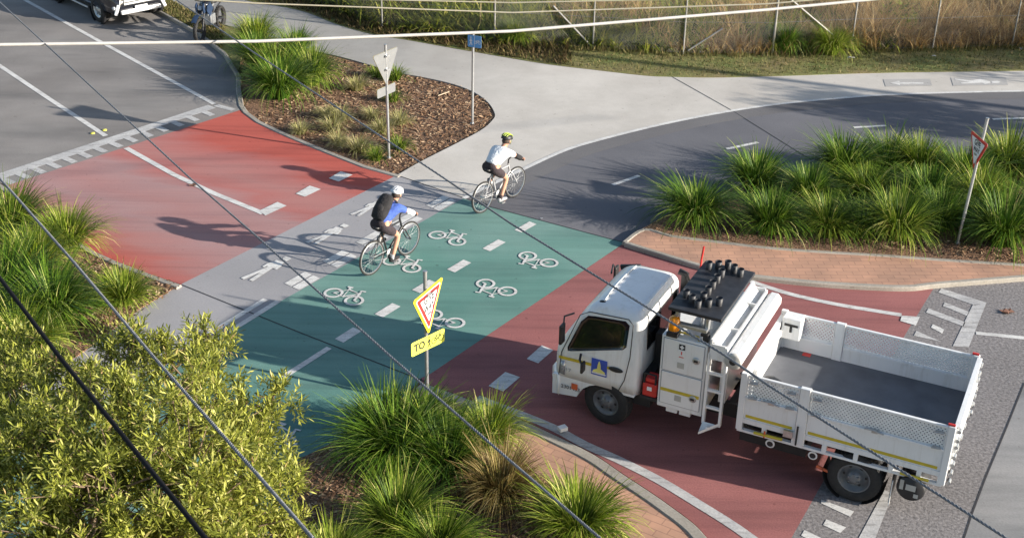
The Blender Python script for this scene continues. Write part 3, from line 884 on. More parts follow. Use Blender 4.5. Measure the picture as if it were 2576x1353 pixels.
# writing and decals on the near side
RN = Matrix(((-1, 0, 0), (0, 0, 1), (0, 1, 0)))                    # faces +y, reads with the nose at the left
tx = lambda body, size, x, z, m, parent=cab, y=.872, nm='lettering', sx=1.0: text(nm, body, size, M[m], parent, Vector((x, y, z)), RN, sx=sx)
tx('917', .085, 4.38, .775, 'grey_print', sx=1.25)
tx('2301453', .085, 4.30, .475, 'ink', sx=1.05)
mb = MB(); mb.box((4.235, .873, .52), (.10, .006, .10)); mb.build('sticker', M['orange'], cab, bevel=.01)
mb = MB()
mb.box((3.86, .869, .96), (.245, .008, .27))
em = mb.build('emblem', M['blue'], cab)
mb = MB()
zf = lambda p, t: Vector((3.86 - p[0], t, .96 + p[1]))
mb.prism([(-.095, -.085), (.095, -.085), (.095, -.06), (.05, -.03), (.028, -.02), (.024, .04), (.012, .09), (0, .115), (-.012, .09), (-.024, .04), (-.028, -.02), (-.05, -.03), (-.095, -.06)], zf, .874, .877)
mb.build('tower_motif', M['pale_yellow'], em)
mb = MB(); mb.box((3.86, .875, .86), (.22, .004, .022)); mb.build('emblem_band', M['white'], em)

# chassis, tank and guards
mb = MB()
for y in (-.36, .36): mb.box2((-1.0, y - .04, .42), (4.4, y + .04, .64))
for x in (-.9, 0, 1.0, 2.0, 3.0, 3.9): mb.box((x, 0, .52), (.09, .7, .12))
mb.tube([(0, -.8, .37), (0, .8, .37)], .07, 8); mb.tube([(3.73, -.7, .36), (3.73, .7, .36)], .05, 8); mb.ell((0, 0, .37), (.2, .17, .18))
mb.box2((3.1, -.7, .4), (4.45, .7, .95)); mb.box2((2.2, -.8, .35), (2.9, .3, .62)); mb.box2((.75, -.75, .36), (1.7, .80, .60))
mb.build('chassis', M['chassis'], truck)
for x, y in ((3.15, .25), (3.05, -.2)):
    mb = MB(); mb.box((x, y, 1.0), (.12, .2, .9)); mb.build('exhaust_stack', M['chassis'], truck)
for y, s in ((.745, 1), (-.745, -1)): wheel(truck, (3.73, y, .37), .37, .21, .215, s, radians(-7))
for y, s in ((.90, 1), (.66, 1), (-.90, -1), (-.66, -1)): wheel(truck, (.03, y, .37), .37, .20, .222, s, 0, .11)
for s in (1, -1):
    mb = MB(); mb.lathe([(.43, -.22), (.43, .22)], (.03, s * .78, .40), Y_, 12, arc=pi * .9); mb.build('rear_mudguard', M['chassis'], truck)
for s in (1, -1):
    mb = MB(); mb.box((-.47, s * .80, .36), (.02, .34, .46)); mb.build('mudflap', M['black'], truck)
mb = MB(); mb.box((-.475, .97, .31), (.012, .05, .40)); mb.build('mudflap_strap', M['white'], truck)
mb = MB()
mb.lathe([(0, -.26), (.17, -.26), (.19, -.23), (.19, .23), (.17, .26), (0, .26)], (-.72, .80, .50), Y_, 20)
tank = mb.build('side_tank', M['black'], truck)
mb = MB(); mb.box((-.72, 1.062, .53), (.13, .006, .09)); mb.box((-.80, 1.062, .42), (.06, .006, .06)); mb.box((-.60, 1.062, .55), (.05, .006, .15)); mb.build('sticker', M['sticker'], tank)
mb = MB(); mb.tube([(.55, .97, .40), (.38, .97, .36)], .022, 6); mb.build('side_step', M['orange'], truck)

# tool locker behind the cab
lk = MB()
lk.box2((2.26, -.86, .62), (2.93, .90, 1.80))
locker = lk.build('tool_locker', M['white'], truck, bevel=.012)
for z0, z1 in ((.70, 1.22), (1.25, 1.76)):
    d = MB(); d.box2((2.30, .895, z0), (2.89, .915, z1)); dr = d.build('locker_door', M['white'], locker, bevel=.008)
    e = MB()
    for a, b in (((2.295, z0 - .004), (2.895, z0 - .004)), ((2.895, z0), (2.895, z1)), ((2.895, z1 + .004), (2.295, z1 + .004)), ((2.295, z1), (2.295, z0))): e.tube([(a[0], .904, a[1]), (b[0], .904, b[1])], .006, 4)
    e.build('door_seal', M['grey_print'], dr)
    la = MB(); zl = z0 + (.14 if z0 < 1 else .22)
    la.lathe([(0, 0), (.052, 0), (.055, .012), (.04, .02), (0, .02)], (2.40, .914, zl + .05), Y_, 16); la.box((2.40, .938, zl + .05), (.06, .012, .03), None, 1)
    la.build('latch', [M['steel'], M['black']], dr)
    sk = MB(); sk.box((2.62, .917, z0 + .13), (.10, .004, .09)); sk.build('sticker', M['sticker'], dr)
    if z0 < 1:
        y_ = MB(); y_.box((2.60, .918, .93), (.575, .004, .05)); y_.build('stripe', M['yellow'], dr)
    else:
        y_ = MB(); y_.box((2.62, .918, 1.68), (.09, .004, .085)); pl0 = y_.build('first_aid_sticker', M['ink'], dr)
        y_ = MB(); y_.box((2.62, .9205, 1.68), (.06, .003, .022)); y_.box((2.62, .922, 1.68), (.022, .003, .06)); y_.build('cross', M['white'], pl0)
        y_ = MB(); y_.box((2.62, .918, 1.565), (.10, .004, .12)); pl0 = y_.build('sticker', M['white'], dr)
        y_ = MB(); y_.box((2.62, .921, 1.585), (.014, .003, .05)); y_.build('sticker_print', M['red'], pl0)
        y_ = MB(); y_.box((2.62, .921, 1.52), (.07, .003, .012)); y_.build('sticker_print', M['red'], pl0)
mb = MB(); mb.tube([(2.80, .84, 1.80), (2.79, .84, 1.86), (2.60, .84, 1.87), (2.42, .84, 1.86), (2.41, .84, 1.80)], .014, 6); mb.build('grab_handle', M['yellow'], locker)
mb = MB(); mb.box((2.32, .80, 1.845), (.08, .10, .09)); mb.box((2.34, .80, 1.91), (.11, .11, .05)); mb.build('work_lamp', M['black'], locker, bevel=.01)
mb = MB()
for x in (2.72, 2.52): mb.box((x, .80, .57), (.17, .10, .09))
mb.tube([(2.9, .78, .60), (2.3, .78, .58)], .02, 6, 1); mb.build('chock_rack', [M['white'], M['yellow']], truck, bevel=.008)
# red fuel can beside the locker
mb = MB(); mb.box((3.07, .74, .80), (.22, .24, .22)); mb.box((3.07, .74, .95), (.17, .2, .07)); can = mb.build('generator', M['red'], truck, bevel=.02)
mb = MB(); mb.tube([(3.16, .84, .9), (3.16, .84, 1.06), (2.99, .84, 1.06), (2.99, .84, .9)], .016, 6); mb.box((3.07, .74, .67), (.26, .28, .05)); mb.box((3.07, .865, .83), (.07, .01, .06), None, 1); mb.build('carry_frame', [M['chassis'], M['white']], can)

# arrow board lying flat above the locker
bz = 2.18
mb = MB(); mb.box2((2.12, -.72, bz), (2.89, .86, bz + .05)); brd = mb.build('arrow_board', M['board'], truck, bevel=.006)
mb = MB()
for y in (-.5, 0, .45):
    mb.tube([(2.5, y, 1.80), (2.5, y, bz)], .025, 6)
mb.box2((2.45, -.55, 1.80), (2.55, .5, 1.82)); mb.build('board_mount', M['steel'], brd)
mb = MB(); mb.box2((2.30, .80, bz - .20), (2.84, .90, bz - .16)); mb.box2((2.3, .74, bz - .20), (2.34, .84, bz)); mb.box2((2.74, .74, bz - .20), (2.78, .84, bz)); mb.build('light_bar', M['steel'], brd)
LM = [(2.82, -.62), (2.70, -.70), (2.58, -.78), (2.46, -.70), (2.34, -.62), (2.58, -.48), (2.58, -.28), (2.58, -.08), (2.58, .12), (2.58, .32), (2.82, .36), (2.70, .46), (2.58, .56), (2.46, .46), (2.34, .36)]
for x, y in LM:
    h = MB()
    h.lathe([(.046, 0), (.052, .12), (.047, .12), (.042, .02), (0, .02)], (x, y, bz + .05), Z_, 12)
    h.build('lamp_hood', M['board'], brd, loc=(-.06, .13, 0))
mb = MB(); mb.lathe([(0, 0), (.085, 0), (.085, .03), (0, .03)], (2.78, .86, 1.87), Z_, 16, 1); mb.lathe([(.078, .03), (.082, .06), (.076, .20), (.06, .225), (0, .23)], (2.78, .86, 1.87), Z_, 18); mb.box((2.78, .86, 1.84), (.16, .16, .06), None, 1)
mb.build('beacon', [M['amber'], M['black']], truck)
mb = MB(); mb.tube([(2.98, -.80, 1.8), (2.97, -.79, 2.2), (2.95, -.79, 2.42)], .016, 6); mb.build('whip_flag', M['red'], truck)

# headboard tub, ladder and tarp roller
mb = MB()
mb.box2((1.97, -1.0, 1.62), (2.22, .93, 1.66)); mb.box2((2.19, -1.0, 1.66), (2.22, .93, 1.93)); mb.box2((1.97, -1.0, 1.66), (2.0, .93, 1.84))
mb.box2((2.0, -1.0, 1.66), (2.19, -.97, 1.86)); mb.box2((2.0, .90, 1.66), (2.19, .93, 1.86)); mb.box2((2.0, .33, 1.66), (2.19, .36, 1.84)); mb.box2((2.0, -.50, 1.66), (2.19, -.47, 1.84))
tilt = Matrix.Rotation(radians(-46), 3, 'Y')
for y0, y1 in ((-.98, -.49), (-.46, .33), (.36, .91)): mb.box((2.10, (y0 + y1) / 2, 1.80), (.32, y1 - y0, .016), tilt)
mb.box2((2.02, -.95, .75), (2.12, .60, 1.62))
mb.build('headboard_tub', M['white'], truck)
mb = MB()
for x in (1.98, 2.22): mb.box2((x - .018, .86, .55), (x + .018, .93, 1.70))
for z in (.82, 1.10, 1.38): mb.box2((2.0, .87, z - .015), (2.2, .92, z + .015))
mb.add([(2.22, .93, .58), (1.98, .93, .58), (1.98, .93, .62), (2.22, 1.10, .46), (2.22, 1.10, .50), (1.98, .93, .56)], [(0, 3, 4), (1, 5, 3, 0), (2, 4, 3, 5)])
mb.box((2.11, .99, .55), (.03, .22, .03), Matrix.Rotation(.4, 3, 'X'))
mb.build('ladder', M['white'], truck)
mb = MB()
prof = [(.118 * cos(2 * pi * k / 8 + .39), .118 * sin(2 * pi * k / 8 + .39)) for k in range(8)]
mb.prism(prof, lambda p, t: Vector((1.865 + p[0], t, 1.70 + p[1])), -1.02, .95)
roll = mb.build('tarp_roller', M['white'], truck)
mb = MB(); mb.lathe([(0, 0), (.12, 0), (.125, .03), (.10, .045), (0, .05)], (1.865, .955, 1.70), Y_, 16, 1); mb.lathe([(0, 0), (.05, 0)], (1.865, 1.006, 1.70), Y_, 12); mb.tube([(1.74, .97, 1.56), (1.70, .99, 1.52), (1.72, 1.0, 1.46), (1.80, 1.0, 1.46)], .02, 6); mb.build('roller_end', [M['chassis'], M['sticker']], roll)

# tray
FZ = .97
mb = MB(); mb.box2((-1.09, -.97, FZ - .05), (1.70, .97, FZ)); mb.build('tray_floor', M['deck'], truck)
mb = MB()
mb.box2((1.665, -1.0, FZ - .1), (1.715, 1.0, 1.50)); mb.box2((1.65, -1.0, 1.44), (1.72, 1.0, 1.52)); mb.box2((1.60, -.62, 1.36), (1.665, .62, 1.44))
for y in (.55, .62): mb.tube([(1.60, y, 1.4), (1.55, y + .05, FZ)], .025, 6)
mb.build('headboard', M['white'], truck)
mb = MB(); mb.ell((1.38, .70, FZ + .22), (.24, .20, .24)); mb.build('wheel_hump', M['black'], truck)
mb = MB(); mb.box2((1.36, -.96, 1.26), (1.64, -.72, 1.60)); tb = mb.build('cooler_box', M['white'], truck, bevel=.012)
mb = MB(); mb.box((1.50, -.715, 1.50), (.20, .012, .035)); mb.box((1.50, -.715, 1.44), (.035, .012, .11)); mb.build('box_bracket', M['chassis'], tb)
TOP = 1.57
def gate(x0, x1, s, name='side_gate'):
    """a drop side: plain lower panel, perforated upper panel, frame"""
    y = s * .985; o = .018
    g_ = MB()
    g_.box2((x0, y - o, FZ - .10), (x1, y + o, FZ + .245))
    g_.box2((x0, y - o - .004, TOP - .03), (x1, y + o + .004, TOP))
    for x in (x0, x1): g_.box2((x - .018 if x == x1 else x, y - o - .003, FZ + .245), (x if x == x1 else x + .018, y + o + .003, TOP - .03))
    g_.box2((x0, y + s * o, FZ + .215), (x1, y + s * (o + .02), FZ + .25)); g_.box2((x0, y - s * o, FZ + .20), (x1, y - s * (o + .02), FZ + .24))
    gt = g_.build(name, M['alu'], truck, bevel=.004)
    p = MB(); p.box2((x0 + .018, y - .004, FZ + .245), (x1 - .018, y + .004, TOP - .03)); p.build('perforated_panel', M['perf'], gt)
    if s > 0:
        st = MB(); st.box2((x0 + .04, y + .0185, FZ - .08), (x1 - .03, y + .0215, FZ - .035)); st.build('stripe', M['yellow'], gt)
    for x in (x0 + .10, x1 - .10):
        for z in (FZ + .26, TOP - .10):
            la = MB(); la.box((x, y + s * .035, z), (.10, .03, .025)); la.tube([(x - .06, y + s * .05, z), (x + .06, y + s * .05, z - .01)], .012, 5); la.build('latch', M['steel'], gt)
    xm = (x0 + x1) / 2; la = MB()
    la.tube([(xm - .12, y + s * .04, FZ + .24), (xm + .02, y + s * .045, FZ + .27), (xm + .14, y + s * .04, FZ + .26)], .012, 5); la.box((xm, y + s * .03, FZ + .25), (.08, .03, .05))
    la.build('latch', M['steel'], gt)
    return gt
XM = .83
for s in (1, -1):
    gate(XM + .075, 1.63, s); gate(-1.03, XM - .075, s)
for s in (1, -1):
    for x, w_ in ((XM, .14), (1.675, .09), (-1.075, .09)):
        mb = MB(); mb.box2((x - w_ / 2, s * .985 - .035, FZ - .30), (x + w_ / 2, s * .985 + .035, TOP + .015)); mb.build('tray_post', M['alu'], truck, bevel=.008)
for s in (1, -1):
    mb = MB(); y = s * .985
    mb.box2((-1.08, y - .03, FZ - .325), (1.70, y + .03, FZ - .29)); mb.box2((-1.08, y - .03, FZ - .175), (1.70, y + .03, FZ - .10))
    for x in (-1.05, -.78, -.42, .05, .48, .9, 1.32, 1.66): mb.box2((x - .03, y - .028, FZ - .29), (x + .03, y + .034, FZ - .175))
    rl = mb.build('side_rail', M['alu'], truck)
    mb = MB(); mb.tube([(1.45, y + s * .05, FZ - .27), (1.05, y + s * .05, FZ - .26)], .022, 6); mb.tube([(1.3, y + s * .055, FZ - .30), (1.3, y + s * .055, FZ - .20)], .014, 5, 1); mb.build('strap_roller', [M['yellow'], M['orange']], rl)
    mb = MB(); mb.tube([(-.55, y + s * .05, FZ - .27), (-.92, y + s * .05, FZ - .27)], .02, 6); mb.build('strap_roller', [M['yellow'], M['orange']], rl)
    mb = MB(); mb.tube([(.86, y + s * .06, FZ + .02), (.86, y + s * .06, FZ - .28)], .014, 5); mb.build('lock_bar', M['chassis'], rl)
    mb = MB(); mb.box((.98, y + s * .05, FZ - .14), (.13, .04, .10)); mb.build('gate_lock', M['steel'], rl)
    for x in (1.22, .62):
        mb = MB(); mb.lathe([(0, 0), (.062, 0), (.066, .02), (.045, .025), (.045, .018), (0, .018)], (x, s * .96, FZ - .42), Y_ * s, 16); mb.lathe([(0, 0), (.043, 0)], (x, s * .985, FZ - .42), Y_ * s, 12, 1); mb.build('marker_lamp', [M['white'], M['ink']], rl)
mb = MB()
mb.box2((-1.14, -.95, FZ - .08), (-1.10, .95, TOP)); mb.box2((-1.16, -.95, TOP - .03), (-1.09, .95, TOP + .005)); mb.box2((-1.17, -.95, FZ + .2), (-1.14, .95, FZ + .25))
tg = mb.build('tailgate', M['alu'], truck, bevel=.004)
for z in (TOP - .08, TOP - .22, TOP - .32, FZ + .12, FZ, FZ - .14, FZ - .28):
    for y in (.95, -.95):
        mb = MB(); mb.tube([(-1.16, y, z), (-1.16, y - .09 * (1 if y > 0 else -1), z)], .028, 8); mb.build('hinge', M['steel'], tg)
for y in (.6, .3, 0, -.3, -.6):
    mb = MB(); mb.tube([(-1.16, y - .06, FZ + .05), (-1.16, y + .06, FZ + .05)], .022, 6); mb.build('hinge', M['steel'], tg)
for s in (1, -1):
    mb = MB(); mb.box((-1.06, s * .985, TOP + .03), (.09, .03, .025)); mb.build('reflector', M['red'], truck)
mb = MB(); mb.box((1.25, -.90, FZ + .004), (.12, .09, .006)); mb.build('red_patch', M['red'], truck)
# ---------------------------------------------------------------- foliage materials
LG = {
 'green': leafy('strappy_leaf_green', [(0, (.016, .042, .006)), (.40, (.058, .128, .012)), (.80, (.14, .235, .02)), (.93, (.31, .39, .07)), (1, (.46, .46, .16))], .25, .5),
 'olive': leafy('strappy_leaf_olive', [(0, (.022, .045, .007)), (.40, (.085, .150, .015)), (.80, (.205, .285, .026)), (.93, (.40, .44, .08)), (1, (.52, .47, .17))], .25, .5),
 'lime': leafy('strappy_leaf_lime', [(0, (.032, .058, .008)), (.35, (.13, .20, .017)), (.78, (.26, .33, .03)), (.93, (.46, .47, .10)), (1, (.60, .53, .21))], .25, .5),
 'dry': leafy('strappy_leaf_dry', [(0, (.10, .06, .02)), (.4, (.22, .15, .05)), (.75, (.26, .22, .06)), (1, (.50, .38, .18))], .25),
}
BUSH = leafy('bush_leaf', [(0, (.055, .072, .014)), (.3, (.175, .20, .03)), (.7, (.335, .35, .055)), (.96, (.56, .55, .17)), (1, (.42, .27, .13))], .3, .42)
TWIG = plain('twig_bark', (.16, .11, .07), .9)
STRAW = leafy('dry_grass', [(0, (.12, .07, .028)), (.3, (.36, .225, .085)), (.75, (.56, .37, .15)), (1, (.72, .54, .27))], .3, .7)
WEED = leafy('weed_leaf', [(0, (.03, .05, .012)), (.45, (.15, .19, .025)), (.85, (.36, .37, .05)), (1, (.50, .44, .12))], .3, .6)

def blade(mb, base, az, L, th0, bend, wd, seg=4, mi=0, side=0):
    d = Vector((cos(az), sin(az), 0)); q = Vector((-sin(az), cos(az), 0))
    p = Vector(base); th = th0
    vs = []
    for i in range(seg + 1):
        t = i / seg
        ww = wd * (1 - .85 * t ** 2) * .5
        vs += [p - q * ww, p + q * ww]
        th = th0 + bend * (i + .5) / seg * (1 + .6 * t)
        p = p + (d * sin(th) + Vector((0, 0, 1)) * cos(th) + q * side * t) * (L / seg)
    mb.add(vs, [(2 * i, 2 * i + 1, 2 * i + 3, 2 * i + 2) for i in range(seg)], mi)

def clump_mesh(name, n, h, R, seed, wd=.017, up=.2, lean=(0, 0)):
    '''a tussock: most blades arch over and hang, some stand up'''
    rnd = random.Random(seed)
    mb = MB()
    lob = [(rnd.uniform(0, 6.28), rnd.uniform(.75, 1.25)) for _ in range(5)]
    for k in range(n):
        a = rnd.uniform(0, 2 * pi); r0 = R * .25 * sqrt(rnd.random())
        g = 1 + .22 * max(cos(a - q) for q, _ in lob[:3]) - .15 * max(0, cos(a - lob[3][0]))
        out = rnd.random()
        if rnd.random() < up:
            L = h * rnd.uniform(.8, 1.2); th0 = rnd.uniform(.03, .5); bend = rnd.uniform(.1, .7)
        else:
            L = h * rnd.uniform(1.0, 1.55) * g * (.8 + .3 * out); th0 = .08 + .62 * out; bend = rnd.uniform(.5, 1.75) - .25 * out
        blade(mb, (r0 * cos(a), r0 * sin(a), 0), a + rnd.uniform(-.55, .55), L, th0, bend, wd * rnd.uniform(.7, 1.3), 6, 0, rnd.uniform(-.25, .25))
    me = bpy.data.meshes.new(name)
    me.from_pydata(mb.v, [], mb.f)
    return me
CL = [clump_mesh('blades', 1150, .95, .95, 11 + i, .026, (.30, .48, .36, .55, .25, .42)[i]) for i in range(6)]
CLM = {}
def clump(x, y, h, R, tint, label, z=.05, name='grass_clump', cat='grass clump', group='strappy grass clumps', var=None):
    i = len([o for o in COL.objects if o.name.startswith(name)])
    k = (var if var is not None else i) % 6
    key = (k, tint)
    if key not in CLM:
        m = CL[k].copy(); m.materials.append(LG[tint]); CLM[key] = m
    o = bpy.data.objects.new(name, CLM[key]); COL.objects.link(o)
    o.location = G(x, y, z); o.rotation_euler = (0, 0, (i * 2.399) % 6.28); o.scale = (R / .96, R / .96, h * .95)
    return lab(o, label, cat, group, 'thing')

# right hand bed, front row then back rows (photo point of the base, height, spread)
RB = [
 (1748, 553, .82, .80, 'green', 'strappy grass clump nearest the tip of the orange bricks, standing apart'),
 (1935, 585, .85, .68, 'green', 'dark drooping grass clump second along the front row from the brick tip'),
 (2078, 590, .78, .62, 'olive', 'yellowish grass clump third along the front row above the truck lamp board'),
 (2165, 592, .70, .52, 'green', 'narrow dark grass clump between the yellowish one and the broad one'),
 (2255, 598, .98, .80, 'olive', 'broad bright grass clump in the front row left of the leaning sign pole'),
 (2360, 575, .85, .62, 'green', 'grass clump right behind the foot of the leaning give way pole'),
 (2520, 612, .98, .85, 'green', 'dark grass clump right of the leaning give way pole at the picture edge'),
 (1900, 480, .85, .75, 'green', 'grass clump in the back row nearest the bike road dashes'),
 (2120, 448, .98, .80, 'green', 'upright grass clump in the back row with tall pale tips'),
 (2030, 510, .80, .65, 'green', 'dark grass clump tucked in the middle of the right hand bed'),
 (2180, 505, .80, .70, 'olive', 'grass clump behind the broad bright one'),
 (2310, 445, .95, .80, 'lime', 'lime green grass clump in the back row left of the sign plate'),
 (2230, 440, .90, .70, 'green', 'green grass clump between the two tallest back row clumps'),
 (2420, 470, .90, .75, 'green', 'grass clump directly behind the leaning give way plate'),
 (2530, 440, .95, .80, 'lime', 'yellow tipped grass clump right of the give way plate'),
 (2330, 520, .85, .75, 'green', 'grass clump in the middle row left of the leaning pole'),
 (2460, 530, .90, .75, 'lime', 'yellow green grass clump right of the leaning pole in the middle row'),
 (2640, 470, .95, .85, 'green', 'grass clump at the far right edge behind the others'),
 (2660, 590, .95, .85, 'olive', 'grass clump cut by the right picture edge in the front row'),
]
for a in RB: clump(*a, z=.065)
# far mulch bed
for a in [
 (705, 245, 1.02, .88, 'green', 'big bright grass clump spilling over the red road corner'),
 (785, 212, .95, .72, 'olive', 'grass clump at the mulch side of the big corner tussock'),
 (650, 178, 1.0, .68, 'green', 'tall grass clump by the kerb beside the motorcycle'),
 (645, 118, .95, .62, 'lime', 'upright yellow green clump right of the motorcycle'),
 (745, 150, .85, .62, 'green', 'grass clump with pale tips against the far path'),
 (695, 200, 1.0, .7, 'olive', 'grass clump in the middle of the corner planting'),
]: clump(*a, z=-.02)
# left hand bed
for a in [
 (168, 628, .80, .68, 'lime', 'lime grass clump overhanging the red road kerb on the left'),
 (28, 590, .95, .80, 'olive', 'pale grass clump at the left picture edge by the toothed line'),
 (85, 690, .85, .75, 'lime', 'yellow green clump in the middle of the left bed'),
 (135, 800, .90, .88, 'green', 'big dark green clump in the left bed under the grey wire'),
 (312, 762, .62, .58, 'lime', 'small spiky lime clump alone near the footpath strip'),
 (15, 760, .95, .85, 'green', 'shaded grass clump at the left picture edge below the lime ones'),
 (60, 890, .75, .75, 'lime', 'yellow clump where the left bed meets the leafy bush'),
 (-60, 850, .95, .9, 'green', 'grass clump cut by the left picture edge above the bush'),
 (-60, 680, .95, .9, 'olive', 'grass clump cut by the left picture edge in the middle of the bed'),
]: clump(*a, z=.05)
# near bed
for a in [
 (1000, 1155, .98, .82, 'green', 'large dark grass clump below the give way sign'),
 (1075, 1120, .80, .68, 'olive', 'grass clump at the foot of the give way pole'),
 (965, 1112, .85, .52, 'green', 'grass clump casting its shadow over the green lane'),
 (1225, 1125, .70, .52, 'lime', 'upright lime clump beside the brick paving under the grey wire'),
 (1258, 1262, .76, .52, 'dry', 'brown dying grass clump between the green ones'),
 (1000, 1345, .78, .60, 'olive', 'bright grass clump at the bottom edge right of the bush'),
 (1450, 1345, .76, .62, 'lime', 'spiky lime clump on the brick paving at the bottom edge'),
 (835, 1440, .62, .5, 'lime', 'grass clump squeezed against the leafy bush at the bottom edge'),
 (1100, 1400, .62, .56, 'olive', 'low grass clump cut by the bottom picture edge'),
 (1120, 1185, .80, .66, 'green', 'drooping grass clump at the right flank of the large dark one'),
]: clump(*a, z=.06)
# small tussocks in the far mulch
TU = clump_mesh('tussock_blades', 240, 1.0, 1.5, 77, .040, .3)
for t, m_ in (('a', 'olive'), ('b', 'dry')):
    pass
TUM = []
for m_ in (leafy('pale_tussock_leaf', [(0, (.16, .15, .05)), (.4, (.30, .29, .10)), (.8, (.45, .40, .20)), (1, (.52, .44, .28))], .3), LG['olive']):
    q = TU.copy(); q.materials.append(m_); TUM.append(q)
d2 = lambda x, y: (644 + x / 3, y / 3)
for i, (x, y, lbl, k) in enumerate([
 (340, 1010, 'pale tussock nearest the red road kerb in the far bed', 0), (590, 985, 'pale tussock third from the left in the front of the far bed', 0), (625, 1090, 'pale green tussock on the kerb side of the tussock row', 0),
 (770, 1145, 'pale tussock just left of the triangular sign pole foot', 0), (910, 1205, 'tussock touching the triangular sign pole foot', 1), (950, 1000, 'pale tussock left of the pole halfway up the bed', 0),
 (1085, 1125, 'greenish tussock right of the triangular sign pole foot', 1), (760, 680, 'pale tussock at the edge of the big grass clump', 0), (880, 895, 'tussock in the middle of the tussock patch', 0),
 (640, 905, 'straw tussock below the big grass clump', 0), (905, 580, 'green tussock by the far path left of the sign back', 1), (1050, 605, 'green tussock hidden behind the triangular sign back', 1),
 (1035, 765, 'green tussock behind the small sign plate', 1), (1085, 940, 'pale tussock right of the sign pole in the middle of the bed', 0), (540, 890, 'flattened straw tussock left in the tussock patch', 0)]):
    o = bpy.data.objects.new('tussock', TUM[k]); COL.objects.link(o)
    p = d2(x, y); o.location = G(p[0], p[1], -.03); s_ = (.29, .34, .30, .36)[i % 4]; o.scale = (s_, s_, s_ * .95); o.rotation_euler = (0, 0, i * 1.7)
    lab(o, lbl, 'tussock', 'small tussocks in the mulch')

# ---------------------------------------------------------------- leafy bush (lower left)
def bush():
    rnd = random.Random(5)
    base = G(250, 1420, 0)
    root = empty('leafy_bush', base, 0, 'big olive green leafy bush filling the lower left corner', 'bush')
    # crown lobes: photo point, level, radius
    lobes = [(40, 930, 2.6, .55), (110, 1010, 2.7, .75), (240, 960, 2.9, .62), (330, 905, 3.1, .50), (430, 900, 3.1, .38), (520, 845, 3.0, .28), (470, 960, 3.0, .5), (545, 925, 2.9, .30),
             (60, 1120, 2.8, .8), (220, 1090, 3.2, .85), (380, 1060, 3.3, .75), (510, 1060, 3.0, .55), (590, 1070, 2.8, .40), (685, 1005, 2.6, .24), (635, 1060, 2.6, .32), (655, 1110, 2.6, .36),
             (120, 1240, 2.8, .9), (300, 1230, 3.2, .95), (480, 1200, 3.1, .85), (590, 1200, 2.8, .60), (670, 1210, 2.5, .34), (60, 1360, 2.4, .9), (250, 1370, 2.8, 1.0), (440, 1350, 2.8, .95), (580, 1340, 2.5, .7), (660, 1320, 2.3, .40),
             (150, 1480, 2.0, 1.0), (400, 1480, 2.2, 1.0), (600, 1450, 2.0, .8), (-60, 1250, 2.5, .9), (-60, 1050, 2.5, .8)]
    lv = MB(); tw = MB()
    fork = Vector((0, 0, 1.1))
    def leaf(p, d, L, wd):
        d = d.normalized()
        s_ = d.cross(Vector((rnd.uniform(-1, 1), rnd.uniform(-1, 1), 1.5)))
        if s_.length < .05: s_ = Vector((1, 0, 0))
        s_.normalize(); nrm = s_.cross(d)
        s_ *= wd / 2
        m1 = p + d * L * .4 + nrm * L * .05; e = p + d * L
        lv.add([p, m1 - s_, e, m1 + s_, p + d * L * .72 - s_ * .75 + nrm * L * .03, p + d * L * .72 + s_ * .75 + nrm * L * .03], [(0, 1, 4, 2, 5, 3)])
    for (px, py, z, r) in lobes:
        c = G(px, py, z) - base
        # limb towards the lobe
        m_ = fork.lerp(c, .5) + Vector((rnd.uniform(-.2, .2), rnd.uniform(-.2, .2), .15))
        tw.tube([fork, m_, c], [.05, .03, .012], 6)
        # boughs, each with a tuft of sprigs, so gaps open between them
        nb = int(34 * r * r + 11 * r)
        for q_ in range(nb):
            a, b = rnd.uniform(0, 2 * pi), rnd.uniform(-.6, 1)
            o_ = Vector((cos(a) * sqrt(max(0, 1 - b * b)), sin(a) * sqrt(max(0, 1 - b * b)), b * .85))
            bc = c + o_ * r * (rnd.uniform(.35, 1.05) ** .7)
            tw.tube([bc - o_ * rnd.uniform(.3, .5), bc], [.010, .005], 4, caps=False)
            big = rnd.uniform(.7, 1.25)
            for k in range(int(13 * big)):
                q = (o_ * .5 + Vector((rnd.gauss(0, .6), rnd.gauss(0, .6), rnd.gauss(.25, .5)))).normalized()
                tip = bc + q * rnd.uniform(.08, .24) * big
                d = (q + Vector((rnd.uniform(-.3, .3), rnd.uniform(-.3, .3), rnd.uniform(.1, .7)))).normalized()
                side = d.cross(Vector((rnd.uniform(-1, 1), rnd.uniform(-1, 1), .3))).normalized(); up2 = side.cross(d)
                for j in range(9):
                    t = j / 8
                    an = j * 2.4 + rnd.uniform(-.3, .3)
                    ld = d * (.35 + .6 * t) + (side * cos(an) + up2 * sin(an)) * (1.0 - .5 * t)
                    leaf(tip - d * (.15 * (1 - t)), ld, rnd.uniform(.07, .12), rnd.uniform(.014, .023))
    tw.tube([(0, 0, 0), (.05, .02, .5), fork], [.11, .09, .06], 8)
    for k in range(5):
        a = k * 1.3; tw.tube([(0, 0, .2), (cos(a) * .25, sin(a) * .25, .7), fork + Vector((cos(a) * .5, sin(a) * .5, .3))], [.06, .05, .035], 6)
    tw.build('branches', TWIG, root)
    lv.build('foliage', BUSH, root)
bush()

